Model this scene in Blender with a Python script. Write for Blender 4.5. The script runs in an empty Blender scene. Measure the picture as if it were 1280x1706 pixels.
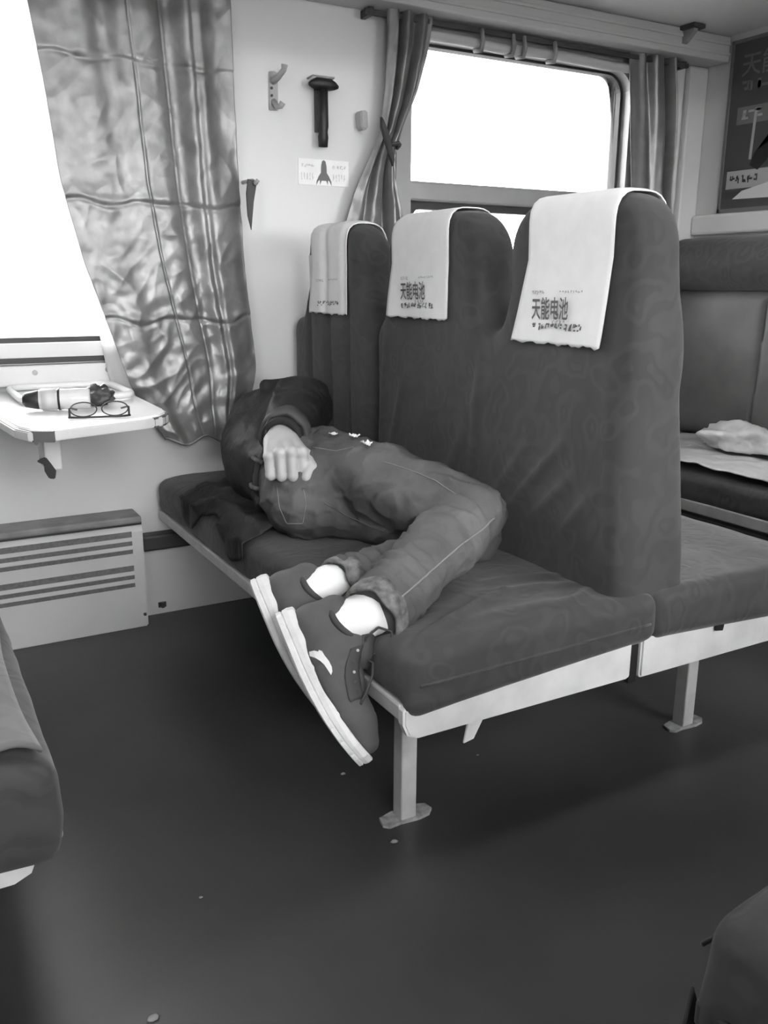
import bpy, bmesh, math, random
import numpy as np
from mathutils import Vector, Matrix, noise as mnoise

S = bpy.context.scene
COL = S.collection
random.seed(4); np.random.seed(4)

# ------------------------------------------------------------------ camera
YAW, PIT, ROL, FPX = .513, -.257, .005, 1460.1
CAM = Vector((-.667, -2.610, 1.018))
fw = Vector((math.sin(YAW)*math.cos(PIT), math.cos(YAW)*math.cos(PIT), math.sin(PIT)))
r0 = Vector((math.cos(YAW), -math.sin(YAW), 0)); u0 = r0.cross(fw)
rt = r0*math.cos(ROL)+u0*math.sin(ROL); up = -r0*math.sin(ROL)+u0*math.cos(ROL)
cd = bpy.data.cameras.new('camera'); cam = bpy.data.objects.new('camera', cd); COL.objects.link(cam)
cd.sensor_fit = 'VERTICAL'; cd.sensor_height = 24; cd.lens = 24*FPX/1706; cd.clip_start = .02
cam.matrix_world = Matrix(((rt.x, up.x, -fw.x, CAM.x), (rt.y, up.y, -fw.y, CAM.y), (rt.z, up.z, -fw.z, CAM.z), (0, 0, 0, 1)))
S.camera = cam

# ------------------------------------------------------------------ daylight (bright overcast sky)
wd = bpy.data.worlds.new('overcast_sky'); S.world = wd; wd.use_nodes = True
bg = wd.node_tree.nodes['Background']; bg.inputs[0].default_value = (1, 1, 1, 1); bg.inputs[1].default_value = 6.0
S.view_settings.view_transform = 'Standard'; S.view_settings.look = 'None'
S.view_settings.gamma = 1; S.view_settings.use_curve_mapping = False
S.view_settings.exposure = 1.75

# ------------------------------------------------------------------ materials (the photograph is monochrome)
def mat(name, v, rough=.6, var=0., vscale=8., bump=0., bscale=60., metal=0., spec=.5, sheen=0., detail=4., stretch=None, bdist=.01, aniso=0):
    m = bpy.data.materials.new(name); m.use_nodes = True; nt = m.node_tree; N = nt.nodes
    b = N['Principled BSDF']; b.inputs['Base Color'].default_value = (v, v, v, 1)
    b.inputs['Roughness'].default_value = rough; b.inputs['Metallic'].default_value = metal
    b.inputs['Specular IOR Level'].default_value = spec
    if sheen: b.inputs['Sheen Weight'].default_value = sheen
    tc = N.new('ShaderNodeTexCoord'); src = tc.outputs['Object']
    if stretch:
        mp = N.new('ShaderNodeMapping'); mp.inputs['Scale'].default_value = stretch
        nt.links.new(src, mp.inputs['Vector']); src = mp.outputs['Vector']
    if var:
        n = N.new('ShaderNodeTexNoise'); n.inputs['Scale'].default_value = vscale; n.inputs['Detail'].default_value = detail
        nt.links.new(src, n.inputs['Vector'])
        cr = N.new('ShaderNodeValToRGB'); cr.color_ramp.elements[0].position = .3; cr.color_ramp.elements[1].position = .7
        lo, hi = v*(1-var), v*(1+var)
        cr.color_ramp.elements[0].color = (lo, lo, lo, 1); cr.color_ramp.elements[1].color = (hi, hi, hi, 1)
        nt.links.new(n.outputs['Fac'], cr.inputs['Fac']); nt.links.new(cr.outputs['Color'], b.inputs['Base Color'])
    if bump:
        n2 = N.new('ShaderNodeTexNoise'); n2.inputs['Scale'].default_value = bscale; n2.inputs['Detail'].default_value = 6
        nt.links.new(src, n2.inputs['Vector'])
        bp = N.new('ShaderNodeBump'); bp.inputs['Strength'].default_value = bump; bp.inputs['Distance'].default_value = bdist
        nt.links.new(n2.outputs['Fac'], bp.inputs['Height']); nt.links.new(bp.outputs['Normal'], b.inputs['Normal'])
    return m

def damask(name, v, amp):
    """upholstery with a woven tone-on-tone floral figure"""
    m = mat(name, v, .8, spec=.25, sheen=.15); nt = m.node_tree; N = nt.nodes; b = N['Principled BSDF']
    tc = N['Texture Coordinate']
    ds = N.new('ShaderNodeTexNoise'); ds.inputs['Scale'].default_value = 9; nt.links.new(tc.outputs['Object'], ds.inputs['Vector'])
    ad = N.new('ShaderNodeMixRGB'); ad.blend_type = 'ADD'; ad.inputs[0].default_value = .12
    nt.links.new(tc.outputs['Object'], ad.inputs[1]); nt.links.new(ds.outputs['Color'], ad.inputs[2])
    vo = N.new('ShaderNodeTexVoronoi'); vo.feature = 'SMOOTH_F1'; vo.inputs['Scale'].default_value = 17; nt.links.new(ad.outputs[0], vo.inputs['Vector'])
    mt = N.new('ShaderNodeMath'); mt.operation = 'MULTIPLY'; mt.inputs[1].default_value = 20; nt.links.new(vo.outputs['Distance'], mt.inputs[0])
    sn = N.new('ShaderNodeMath'); sn.operation = 'SINE'; nt.links.new(mt.outputs[0], sn.inputs[0])
    cr = N.new('ShaderNodeValToRGB'); cr.color_ramp.elements[0].position = .35; cr.color_ramp.elements[1].position = .8
    lo, hi = v*(1-amp), v*(1+amp)
    cr.color_ramp.elements[0].color = (lo, lo, lo, 1); cr.color_ramp.elements[1].color = (hi, hi, hi, 1)
    ma = N.new('ShaderNodeMath'); ma.operation = 'MULTIPLY_ADD'; ma.inputs[1].default_value = .5; ma.inputs[2].default_value = .5
    nt.links.new(sn.outputs[0], ma.inputs[0]); nt.links.new(ma.outputs[0], cr.inputs['Fac'])
    # large soft wear
    n = N.new('ShaderNodeTexNoise'); n.inputs['Scale'].default_value = 2.3; n.inputs['Detail'].default_value = 5; nt.links.new(tc.outputs['Object'], n.inputs['Vector'])
    mr = N.new('ShaderNodeMapRange'); mr.inputs[1].default_value = .3; mr.inputs[2].default_value = .7; mr.inputs[3].default_value = .82; mr.inputs[4].default_value = 1.18
    nt.links.new(n.outputs['Fac'], mr.inputs[0])
    mx = N.new('ShaderNodeMixRGB'); mx.blend_type = 'MULTIPLY'; mx.inputs[0].default_value = 1
    nt.links.new(cr.outputs[0], mx.inputs[1]); nt.links.new(mr.outputs[0], mx.inputs[2]); nt.links.new(mx.outputs[0], b.inputs['Base Color'])
    bp = N.new('ShaderNodeBump'); bp.inputs['Strength'].default_value = .18; bp.inputs['Distance'].default_value = .003
    nt.links.new(ma.outputs[0], bp.inputs['Height']); nt.links.new(bp.outputs['Normal'], b.inputs['Normal'])
    return m

def glass_mat():
    m = bpy.data.materials.new('window_glass'); m.use_nodes = True; nt = m.node_tree; N = nt.nodes; N.clear()
    o = N.new('ShaderNodeOutputMaterial'); t = N.new('ShaderNodeBsdfTransparent'); g = N.new('ShaderNodeBsdfGlossy')
    g.inputs['Roughness'].default_value = .02; t.inputs[0].default_value = (.94, .94, .94, 1)
    f = N.new('ShaderNodeFresnel'); f.inputs[0].default_value = 1.45
    x = N.new('ShaderNodeMixShader'); nt.links.new(f.outputs[0], x.inputs[0]); nt.links.new(t.outputs[0], x.inputs[1]); nt.links.new(g.outputs[0], x.inputs[2])
    nt.links.new(x.outputs[0], o.inputs[0]); return m

def fill_glow_mat():  # emission for the added overhead fill strips
    m = mat('fill_strip_glow', .8, .5); b = m.node_tree.nodes['Principled BSDF']
    b.inputs['Emission Color'].default_value = (1, 1, 1, 1); b.inputs['Emission Strength'].default_value = 3.2; return m
def sheer_mat():
    m = bpy.data.materials.new('sheer_lining'); m.use_nodes = True; nt = m.node_tree; N = nt.nodes; N.clear()
    o = N.new('ShaderNodeOutputMaterial'); t = N.new('ShaderNodeBsdfTranslucent'); d = N.new('ShaderNodeBsdfDiffuse')
    t.inputs[0].default_value = (.85, .85, .85, 1); d.inputs[0].default_value = (.7, .7, .7, 1)
    x = N.new('ShaderNodeMixShader'); x.inputs[0].default_value = .4; nt.links.new(t.outputs[0], x.inputs[1]); nt.links.new(d.outputs[0], x.inputs[2])
    nt.links.new(x.outputs[0], o.inputs[0]); return m

M = dict(
    fill_glow=fill_glow_mat(),
    wall=mat('wall_panel', .69, .42, .03, 1.6, .03, 40), wallcorner=mat('end_panel', .55, .5, .04, 2),
    ceil=mat('ceiling_panel', .5, .5), rack=mat('rack_panel', .68, .45, .03, 2), pelmet=mat('pelmet_paint', .5, .45, .03, 3),
    alu=mat('window_aluminium', .33, .42, .06, 10, metal=.35), gasket=mat('black_rubber', .03, .5), glass=glass_mat(),
    floor=mat('lino_floor', .053, .38, .25, 2.2, .04, 30, spec=.55, detail=8),
    ground=mat('outside_ground', .14, .9, .1, .3),
    cloth=damask('damask_seat_cloth', .047, .08), cloth_worn=damask('worn_light_seat_cloth', .14, .05), cloth_dark=damask('dark_seat_cloth', .034, .1),
    paint=mat('chipped_white_paint', .62, .45, .12, 14, .08, 30, detail=8), steel=mat('painted_leg_steel', .5, .45, .12, 20),
    rust=mat('leg_flange', .33, .7, .4, 50), darkm=mat('dark_metal', .05, .45), blackp=mat('black_plastic', .014, .45),
    satin=mat('silver_satin', .27, .40, .22, 14, .22, 60, metal=.55, bdist=.003, detail=7), sheer=sheer_mat(),
    satin2=mat('striped_satin', .20, .36, .15, 20, .2, 30, metal=.5, bdist=.004),
    linen=mat('white_linen', .78, .85, .03, 30, .12, 500, spec=.2, bdist=.001), print=mat('dark_print', .10, .8), printg=mat('grey_print', .35, .8),
    table=mat('table_laminate', .82, .3, .03, 12), edge=mat('table_edge', .55, .35, .05, 10), edge_dark=mat('table_corner_cap', .09, .4),
    jeans=mat('washed_denim', .105, .85, .38, 7, .55, 26, spec=.2, detail=6, bdist=.010), denim_hem=mat('denim_hem', .16, .85, .45, 60, .4, 200, spec=.2, bdist=.002),
    stitch=mat('stitching_thread', .24, .8), jacket=mat('dark_jacket', .014, .58, .25, 12, .6, 17, spec=.4, bdist=.016), jacket_cuff=mat('ribbed_cuff', .014, .8, .2, 80),
    sleeve_band=mat('sleeve_panel', .06, .6, .15, 20), skin=mat('skin', .42, .5, .05, 30, .08, 300, bdist=.001), hair=mat('black_hair', .02, .5, .3, 60, .6, 250, bdist=.004),
    shoe=mat('shoe_suede', .075, .75, .1, 30, .2, 400, bdist=.001), shoe_dark=mat('shoe_trim', .045, .7), sole=mat('white_sole', .66, .55, .08, 40, .1, 60), sock=mat('white_sock', .86, .9, .02, 20, .3, 600, bdist=.001),
    lace=mat('dark_lace', .045, .8), emblem=mat('pale_emblem', .72, .6),
    radiator=mat('radiator_paint', .66, .42, .05, 5), slot=mat('vent_mesh', .17, .8, .2, 120), ledge=mat('ledge_grey', .26, .6, .2, 14),
    tray=mat('white_tray', .8, .3), plastic=mat('clear_plastic_bottle', .6, .15), label=mat('bottle_label', .5, .5),
    poster=mat('poster_paper', .062, .35, .08, 4), poster_mid=mat('poster_grey', .15, .4), poster_light=mat('poster_pale', .36, .4), poster_black=mat('poster_black', .012, .4), poster_white=mat('poster_white', .6, .4),
    bag=mat('crumpled_plastic', .42, .35, .15, 10, .4, 25), sticker=mat('sticker_paper', .88, .5, .03, 20), hook=mat('grey_hook', .38, .4), bare=mat('worn_leatherette', .075, .6, .25, 6, .1, 40),
    pict=mat('pictogram_ink', .16, .7), litter=mat('litter_paper', .3, .8),
)

# ------------------------------------------------------------------ object helpers
def worldloc(o):
    v = Vector((0, 0, 0))
    while o: v += o.location; o = o.parent
    return v
def obj(name, V, F, m, parent=None, smooth=False, loc=None, kind=None):
    off = worldloc(parent) if parent else Vector((0, 0, 0))
    org = Vector(loc) if loc is not None else off
    me = bpy.data.meshes.new(name)
    V = np.asarray(V, dtype=float) - np.array(org)
    me.from_pydata(V.tolist(), [], [tuple(int(i) for i in f) for f in F]); me.update()
    if smooth: me.polygons.foreach_set('use_smooth', [True]*len(me.polygons))
    o = bpy.data.objects.new(name, me); COL.objects.link(o)
    if m is not None: me.materials.append(M[m] if isinstance(m, str) else m)
    if parent: o.parent = parent
    o.location = org - off
    if kind: o['kind'] = kind
    return o
def thing(name, label, cat, loc=(0, 0, 0), group=None):
    o = bpy.data.objects.new(name, None); o.empty_display_size = .05; COL.objects.link(o); o.location = loc
    return tag(o, label, cat, group)
def tag(o, label, cat, group=None):
    o['label'] = label; o['category'] = cat
    if group: o['group'] = group
    return o
def struct(o, label=None, cat=None):
    o['kind'] = 'structure'
    if label: o['label'] = label
    if cat: o['category'] = cat
    return o

class MB:
    def __init__(s): s.V = []; s.F = []
    def add(s, V, F):
        n = len(s.V); s.V += [tuple(v) for v in V]; s.F += [tuple(i+n for i in f) for f in F]; return s
    def box(s, a, b, bev=0., seg=2):
        a = Vector(a); b = Vector(b); bm = bmesh.new(); bmesh.ops.create_cube(bm, size=1)
        for v in bm.verts: v.co = Vector(((a.x+b.x)/2+v.co.x*(b.x-a.x), (a.y+b.y)/2+v.co.y*(b.y-a.y), (a.z+b.z)/2+v.co.z*(b.z-a.z)))
        if bev: bmesh.ops.bevel(bm, geom=bm.edges[:], offset=bev, segments=seg, affect='EDGES', profile=.5)
        s.bm(bm); return s
    def bm(s, bm, mtx=None):
        bm.verts.index_update()
        V = [(mtx @ v.co if mtx else v.co)[:] for v in bm.verts]; F = [[v.index for v in f.verts] for f in bm.faces]; bm.free(); s.add(V, F)
    def prism(s, pts, frame, h, bev=0.):
        """pts 2-D outline, frame = (origin, e1, e2, e3); extruded along e3 by h"""
        o, e1, e2, e3 = [Vector(q) for q in frame]; bm = bmesh.new()
        vs = [bm.verts.new(o+e1*p[0]+e2*p[1]) for p in pts]; f = bm.faces.new(vs)
        r = bmesh.ops.extrude_face_region(bm, geom=[f]); nv = [g for g in r['geom'] if isinstance(g, bmesh.types.BMVert)]
        for v in nv: v.co += e3*h
        bmesh.ops.recalc_face_normals(bm, faces=bm.faces[:])
        if bev: bmesh.ops.bevel(bm, geom=[e for e in bm.edges if len(e.link_faces) == 2 and e.calc_face_angle(0) > .9], offset=bev, segments=2, affect='EDGES')
        s.bm(bm); return s
    def tube(s, path, rad, n=8, caps=True, flat=None):
        P = [Vector(p) for p in path]; R = rad if hasattr(rad, '__len__') else [rad]*len(P); V = []; F = []
        prev = None
        for i, p in enumerate(P):
            t = (P[min(i+1, len(P)-1)]-P[max(i-1, 0)]).normalized()
            if prev is None: a = t.orthogonal().normalized()
            else: a = (prev-t*prev.dot(t)); a = a.normalized() if a.length > 1e-6 else t.orthogonal().normalized()
            prev = a; b = t.cross(a)
            for k in range(n):
                q = 2*math.pi*k/n; V.append(p+(a*math.cos(q)+b*math.sin(q))*R[i])
        for i in range(len(P)-1):
            for k in range(n): F.append((i*n+k, i*n+(k+1) % n, (i+1)*n+(k+1) % n, (i+1)*n+k))
        if caps: F.append(tuple(range(n-1, -1, -1))); F.append(tuple((len(P)-1)*n+k for k in range(n)))
        return s.add(V, F)
    def obj(s, name, m, parent=None, smooth=False, **k): return obj(name, s.V, s.F, m, parent, smooth, **k)
def grid(P):
    """P array (nu,nv,3) -> verts, faces"""
    nu, nv = P.shape[:2]; idx = np.arange(nu*nv).reshape(nu, nv)
    F = np.stack([idx[:-1, :-1], idx[1:, :-1], idx[1:, 1:], idx[:-1, 1:]], -1).reshape(-1, 4)
    return P.reshape(-1, 3), F
def sheet(P, th):
    """closed thin sheet of thickness th from a grid (offset along grid normal)"""
    du = np.gradient(P, axis=0); dv = np.gradient(P, axis=1); n = np.cross(du, dv); n /= np.linalg.norm(n, axis=2, keepdims=True)+1e-9
    A, F = grid(P); B, _ = grid(P+n*th); N = len(A); nu, nv = P.shape[:2]
    loop = [(i, 0) for i in range(nu)]+[(nu-1, j) for j in range(1, nv)]+[(i, nv-1) for i in range(nu-2, -1, -1)]+[(0, j) for j in range(nv-2, 0, -1)]
    li = [i*nv+j for i, j in loop]; E = [(li[k], li[(k+1) % len(li)], li[(k+1) % len(li)]+N, li[k]+N) for k in range(len(li))]
    return np.vstack([A, B]), [tuple(f[::-1]) for f in F]+[tuple(f+N) for f in F]+E
def interp(poly, t):
    """poly list of (t, value...) -> value at t"""
    a = np.array(poly, float); return [np.interp(t, a[:, 0], a[:, k]) for k in range(1, a.shape[1])]
def sm(a, b, t):
    t = np.clip((t-a)/(b-a), 0, 1); return t*t*(3-2*t)
def vnoise(X, Y, Z, seed=0, octaves=3):
    """cheap smooth pseudo-noise from rotated sines"""
    rng = np.random.RandomState(seed); out = 0; a = 1.
    for o in range(octaves):
        for k in range(3):
            d = rng.normal(size=3); d /= np.linalg.norm(d); out = out+a*np.sin((X*d[0]+Y*d[1]+Z*d[2])*(2**o)*2*math.pi+rng.rand()*6.28+1.3*np.sin((X*d[1]+Y*d[2]-Z*d[0])*(2**o)*4.1))
        a *= .5
    return out/5

# signed-distance modelling, meshed with surface nets
def smin(a, b, k): return np.minimum(a, b)-np.maximum(k-np.abs(a-b), 0)**2/(4*k) if k > 0 else np.minimum(a, b)
def smax(a, b, k): return -smin(-a, -b, k)
class Field:
    def __init__(s, lo, hi, h):
        s.lo = np.array(lo, float); s.h = h; s.n = np.ceil((np.array(hi)-s.lo)/h).astype(int)+1
        s.d = np.full(s.n, .15, np.float32)
    def sub(s, lo, hi):
        a = np.clip(np.floor((np.array(lo)-s.lo)/s.h).astype(int), 0, s.n); b = np.clip(np.ceil((np.array(hi)-s.lo)/s.h).astype(int)+1, 0, s.n)
        sl = tuple(slice(a[i], b[i]) for i in range(3))
        g = np.meshgrid(*[s.lo[i]+s.h*np.arange(a[i], b[i]) for i in range(3)], indexing='ij'); return sl, g
    def cone(s, a, b, ra, rb, k=.02, op='+'):
        a = np.array(a, float); b = np.array(b, float); r = max(ra, rb)+k+4*s.h
        sl, (X, Y, Z) = s.sub(np.minimum(a, b)-r, np.maximum(a, b)+r)
        ab = b-a; t = np.clip(((X-a[0])*ab[0]+(Y-a[1])*ab[1]+(Z-a[2])*ab[2])/(ab@ab+1e-12), 0, 1)
        d = np.sqrt((X-a[0]-t*ab[0])**2+(Y-a[1]-t*ab[1])**2+(Z-a[2]-t*ab[2])**2)-(ra+(rb-ra)*t)
        s.d[sl] = smin(s.d[sl], d, k) if op == '+' else smax(s.d[sl], -d, k); return s
    def chain(s, pts, k=.02):
        for p, q in zip(pts[:-1], pts[1:]): s.cone(p[0], q[0], p[1], q[1], k)
        return s
    def ell(s, c, r, k=.02, R=None, op='+'):
        c = np.array(c, float); r = np.array(r, float); m = r.max()+k+4*s.h
        sl, (X, Y, Z) = s.sub(c-m, c+m); q = np.stack([X-c[0], Y-c[1], Z-c[2]], -1)
        if R is not None: q = q@np.array(R).T       # R rows = local axes
        k0 = np.linalg.norm(q/r, axis=-1); k1 = np.linalg.norm(q/(r*r), axis=-1)
        d = k0*(k0-1)/(k1+1e-9)
        s.d[sl] = smin(s.d[sl], d, k) if op == '+' else smax(s.d[sl], -d, k); return s
    def func(s, f, op=None):
        sl, (X, Y, Z) = s.sub(s.lo, s.lo+s.h*s.n); s.d = f(X[:s.n[0], :s.n[1], :s.n[2]], Y[:s.n[0], :s.n[1], :s.n[2]], Z[:s.n[0], :s.n[1], :s.n[2]], s.d).astype(np.float32); return s
    def mesh(s):
        d = s.d.copy()
        for ax in range(3):
            i = [slice(None)]*3; i[ax] = 0; d[tuple(i)] = np.maximum(d[tuple(i)], s.h*.3); i[ax] = -1; d[tuple(i)] = np.maximum(d[tuple(i)], s.h*.3)
        sg = d < 0; n = np.array(d.shape)
        def sh(A, o): return A[o[0]:A.shape[0]-1+o[0], o[1]:A.shape[1]-1+o[1], o[2]:A.shape[2]-1+o[2]]
        C = [(i, j, k) for i in (0, 1) for j in (0, 1) for k in (0, 1)]
        cnt = sum(sh(sg, c).astype(np.int8) for c in C); act = (cnt > 0) & (cnt < 8)
        ci = np.argwhere(act); idx = np.full(act.shape, -1, np.int64); idx[act] = np.arange(len(ci))
        vals = {c: d[ci[:, 0]+c[0], ci[:, 1]+c[1], ci[:, 2]+c[2]] for c in C}
        acc = np.zeros((len(ci), 3)); w = np.zeros(len(ci))
        for c in C:
            for ax in range(3):
                if c[ax]: continue
                e = list(c); e[ax] = 1; va, vb = vals[c], vals[tuple(e)]; cr = (va < 0) != (vb < 0)
                t = np.where(cr, va/(va-vb+1e-20*(va == vb)), 0); p = np.tile(np.array(c, float), (len(ci), 1)); p[:, ax] += t
                acc += p*cr[:, None]; w += cr
        V = s.lo+s.h*(ci+acc/w[:, None]); F = []
        for ax in range(3):
            b, c = (ax+1) % 3, (ax+2) % 3
            i0 = [slice(None)]*3; i1 = [slice(None)]*3; i0[ax] = slice(0, -1); i1[ax] = slice(1, None)
            A, B = sg[tuple(i0)], sg[tuple(i1)]; e = np.argwhere(A != B); e = e[(e[:, b] > 0) & (e[:, c] > 0) & (e[:, b] < n[b]-1) & (e[:, c] < n[c]-1)]
            f = A[e[:, 0], e[:, 1], e[:, 2]]
            def g(db, dc): q = e.copy(); q[:, b] -= db; q[:, c] -= dc; return idx[q[:, 0], q[:, 1], q[:, 2]]
            Q = np.stack([g(1, 1), g(0, 1), g(0, 0), g(1, 0)], 1); Q[~f] = Q[~f][:, ::-1]; F.append(Q)
        return V, np.vstack(F)
def ridges(A, B, segs):
    """sum of soft ridges; segs = (a0,b0,a1,b1,width,height) in a 2-D chart"""
    out = 0
    for a0, b0, a1, b1, w, h in segs:
        da, db = a1-a0, b1-b0; t = np.clip(((A-a0)*da+(B-b0)*db)/(da*da+db*db), 0, 1)
        out = out+h*np.exp(-((A-a0-t*da)**2+(B-b0-t*db)**2)/w**2)*(.4+.6*np.sin(np.pi*np.clip(t, .05, .95)))
    return out

# ================================================================== THE CARRIAGE
X0, X1 = -4.0, 2.2; YW = -3.10; ZC = 2.42
PITCH = 1.63
WINX = [(.885-PITCH*k, 1.815-PITCH*k) for k in range(3)]      # glass width of each bay's window
WZ0, WZ1 = .85, 1.755
b = MB(); b.box((X0, YW, -.06), (X1+.1, .1, 0)); struct(b.obj('floor', 'floor'))
b = MB(); b.box((X0, YW-.1, ZC), (X1+.1, .1, ZC+.05)); struct(b.obj('ceiling', 'ceil'))
def side_wall(name, y, out):
    m = MB(); ya, yb = sorted((y, y+out*.09)); F = .035
    xs = sorted([(a-F, c+F) for a, c in WINX])
    m.box((X0, ya, 0), (X1+.1, yb, WZ0-F)); m.box((X0, ya, WZ1+F), (X1+.1, yb, ZC))
    prev = X0
    for a, c in xs: m.box((prev, ya, WZ0-F), (a, yb, WZ1+F)); prev = c
    m.box((prev, ya, WZ0-F), (X1+.1, yb, WZ1+F)); return struct(m.obj(name, 'wall'))
side_wall('wall_back', 0, 1); side_wall('wall_front', YW, -1)
b = MB(); b.box((X1, YW, 0), (X1+.1, 0, ZC)); struct(b.obj('wall_right', 'wallcorner'))
b = MB(); b.box((X0-.1, YW-.1, 0), (X0, .1, ZC)); struct(b.obj('wall_left', 'wallcorner'))
b = MB(); b.box((-60, -60, -1.3), (60, 60, -1.2)); g = struct(b.obj('ground', 'ground'))

def rrect(x0, x1, z0, z1, r, n=8):
    P = []
    for cx, cz, a in ((x1-r, z1-r, 0), (x0+r, z1-r, 90), (x0+r, z0+r, 180), (x1-r, z0+r, 270)):
        for k in range(n+1): q = math.radians(a+90*k/n); P.append((cx+r*math.cos(q), cz+r*math.sin(q)))
    return P
def ring(m, A, B, ya, yb):
    n = len(A); V = [(p[0], ya, p[1]) for p in A]+[(p[0], ya, p[1]) for p in B]+[(p[0], yb, p[1]) for p in A]+[(p[0], yb, p[1]) for p in B]; F = []
    for k in range(n):
        j = (k+1) % n
        F += [(k, j, n+j, n+k), (2*n+k, 3*n+k, 3*n+j, 2*n+j), (k, 2*n+k, 2*n+j, j), (n+k, n+j, 3*n+j, 3*n+k)]
    m.add(V, F)
def window(n, x0, x1, y, out, bar):
    w = bpy.data.objects.new('window_%d' % n, None); COL.objects.link(w); w.location = ((x0+x1)/2, y, WZ0); struct(w)
    ya, yb = y-out*.022, y+out*.085
    m = MB(); ring(m, rrect(x0-.055, x1+.055, WZ0-.055, WZ1+.045, .10), rrect(x0, x1, WZ0, WZ1, .075), ya, yb); m.obj('window_frame', 'alu' if bar else 'wall', w, False)  # pale wall paint on barless frames stands in for spilling light
    m = MB(); ring(m, rrect(x0+.0, x1-.0, WZ0+.0, WZ1, .075), rrect(x0+.012, x1-.012, WZ0+.014, WZ1-.008, .068), y+out*.02, y+out*.06); m.obj('gasket', 'gasket', w)
    if bar:      # opening upper sash above a low fixed light
        q = MB(); q.box((x0, y-out*.006, 1.275), (x1, y+out*.05, 1.338), .008); q.obj('sash_bar', 'alu', w)
        q = MB(); ring(q, rrect(x0+.012, x1-.012, WZ0+.012, 1.277, .03), rrect(x0+.03, x1-.03, WZ0+.03, 1.252, .025), y+out*.012, y+out*.05); q.obj('sash_gasket', 'gasket', w)
        q = MB(); q.box((x0+.005, y+out*.036, 1.31), (x1-.005, y+out*.042, WZ1-.003)); q.obj('pane', 'glass', w)
        q = MB(); q.box((x0+.02, y+out*.036, WZ0+.02), (x1-.02, y+out*.042, 1.27)); q.obj('pane', 'glass', w)
    else:
        q = MB(); q.box((x0+.005, y+out*.036, WZ0+.005), (x1-.005, y+out*.042, WZ1-.003)); q.obj('pane', 'glass', w)
        q = MB(); q.box((x0-.05, y-out*.026, WZ0-.053), (x1+.05, y-out*.02, WZ0-.038)); q.obj('sill_gasket', 'gasket', w)
    return w
wi = 0
for k, (a, c) in enumerate(WINX):
    wi += 1; window(wi, a, c, 0, 1, k == 0)
for k, (a, c) in enumerate(WINX):
    wi += 1; window(wi, a, c, YW, -1, False)

# sill band with screws under the left-hand window
b = MB(); b.box((-.86, -.03, .735), (.30, 0, .792), .006); tr = struct(b.obj('trim_1', 'wall'))
for x in (-.62, -.315, -.12, .1):
    q = MB(); q.tube([(x, -.029, .772), (x, -.034, .772)], .007, 10); q.obj('screw', 'alu', tr)
# pelmet above the windows
b = MB(); b.box((X0, -.12, 1.812), (X1, 0, 1.898), .006)
tr = struct(b.obj('trim_2', 'pelmet'))
for z in (1.838, 1.872):
    q = MB(); q.box((X0, -.126, z-.006), (X1-.002, -.119, z+.006), .003); q.obj('moulding', 'pelmet', tr)
# corner post by the end wall, and floor pipe casing under the bench
b = MB(); b.box((2.10, -.03, 0), (X1, 0, 1.81), .01); struct(b.obj('trim_3', 'wallcorner'))
b = MB(); b.box((-.06, -.05, .222), (2.0, 0, .272), .008); struct(b.obj('trim_4', 'darkm'))
b = MB(); b.box((2.17, -3.0, 1.20), (X1, -.03, 1.275), .01); struct(b.obj('trim_5', 'wall'))
# luggage racks along both side walls
for nm, ya, yb, lab in (('luggage_rack', -.62, -.0, 'grey solid-bottomed luggage rack above the curtained windows'), ('luggage_rack', YW+.0, YW+.62, 'grey solid-bottomed luggage rack over the seats across the aisle')):
    t = thing(nm, lab, 'luggage rack', (-.9, (ya+yb)/2, 1.90))
    q = MB(); q.box((X0, ya, 1.90), (X1, yb, 1.925), .005); q.obj('shelf_panel', 'rack', t)
    ye = ya if yb > -.5 else yb
    q = MB(); q.tube([(X0, ye, 1.955), (X1, ye, 1.955)], .016, 10); q.obj('front_rail', 'alu', t, True)
    for x in (-3, -1.2, .42, 1.9):
        q = MB(); q.box((x, ye-.012, 1.92), (x+.03, ye+.012, 1.95), .003); q.obj('rail_post', 'alu', t)
for k in range(3):  # fill strips added overhead, out of view, to brighten floor and walls
    x = -2.6+1.85*k
    t = thing('added_fill_strip', ('unseen fill strip added on the ceiling above the poster end of the aisle', 'unseen fill strip added on the ceiling above the middle of the aisle', 'unseen fill strip added on the ceiling at the far end of the aisle')[2-k], 'fill light', (x, -1.82, ZC-.07))
    q = MB(); q.box((x-.62, -1.97, ZC-.035), (x+.62, -1.67, ZC), .006); q.obj('housing', 'wall', t)
    q = MB(); q.box((x-.60, -1.95, ZC-.06), (x+.60, -1.69, ZC-.034), .01); q.obj('fill_panel', 'fill_glow', t)
br = thing('rack_bracket', 'small dark bracket where the pelmet meets the rack', 'bracket', (1.95, -.15, 1.88))
q = MB(); q.box((1.93, -.185, 1.885), (1.99, -.12, 1.90), .003); q.obj('plate', 'darkm', br)
q = MB(); q.prism([(0, 0), (.05, 0), (.05, -.012), (.015, -.04), (0, -.045)], ((1.945, -.122, 1.888), (0, -1, 0), (0, 0, 1), (1, 0, 0)), .02); q.obj('web', 'ledge', br)

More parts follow.
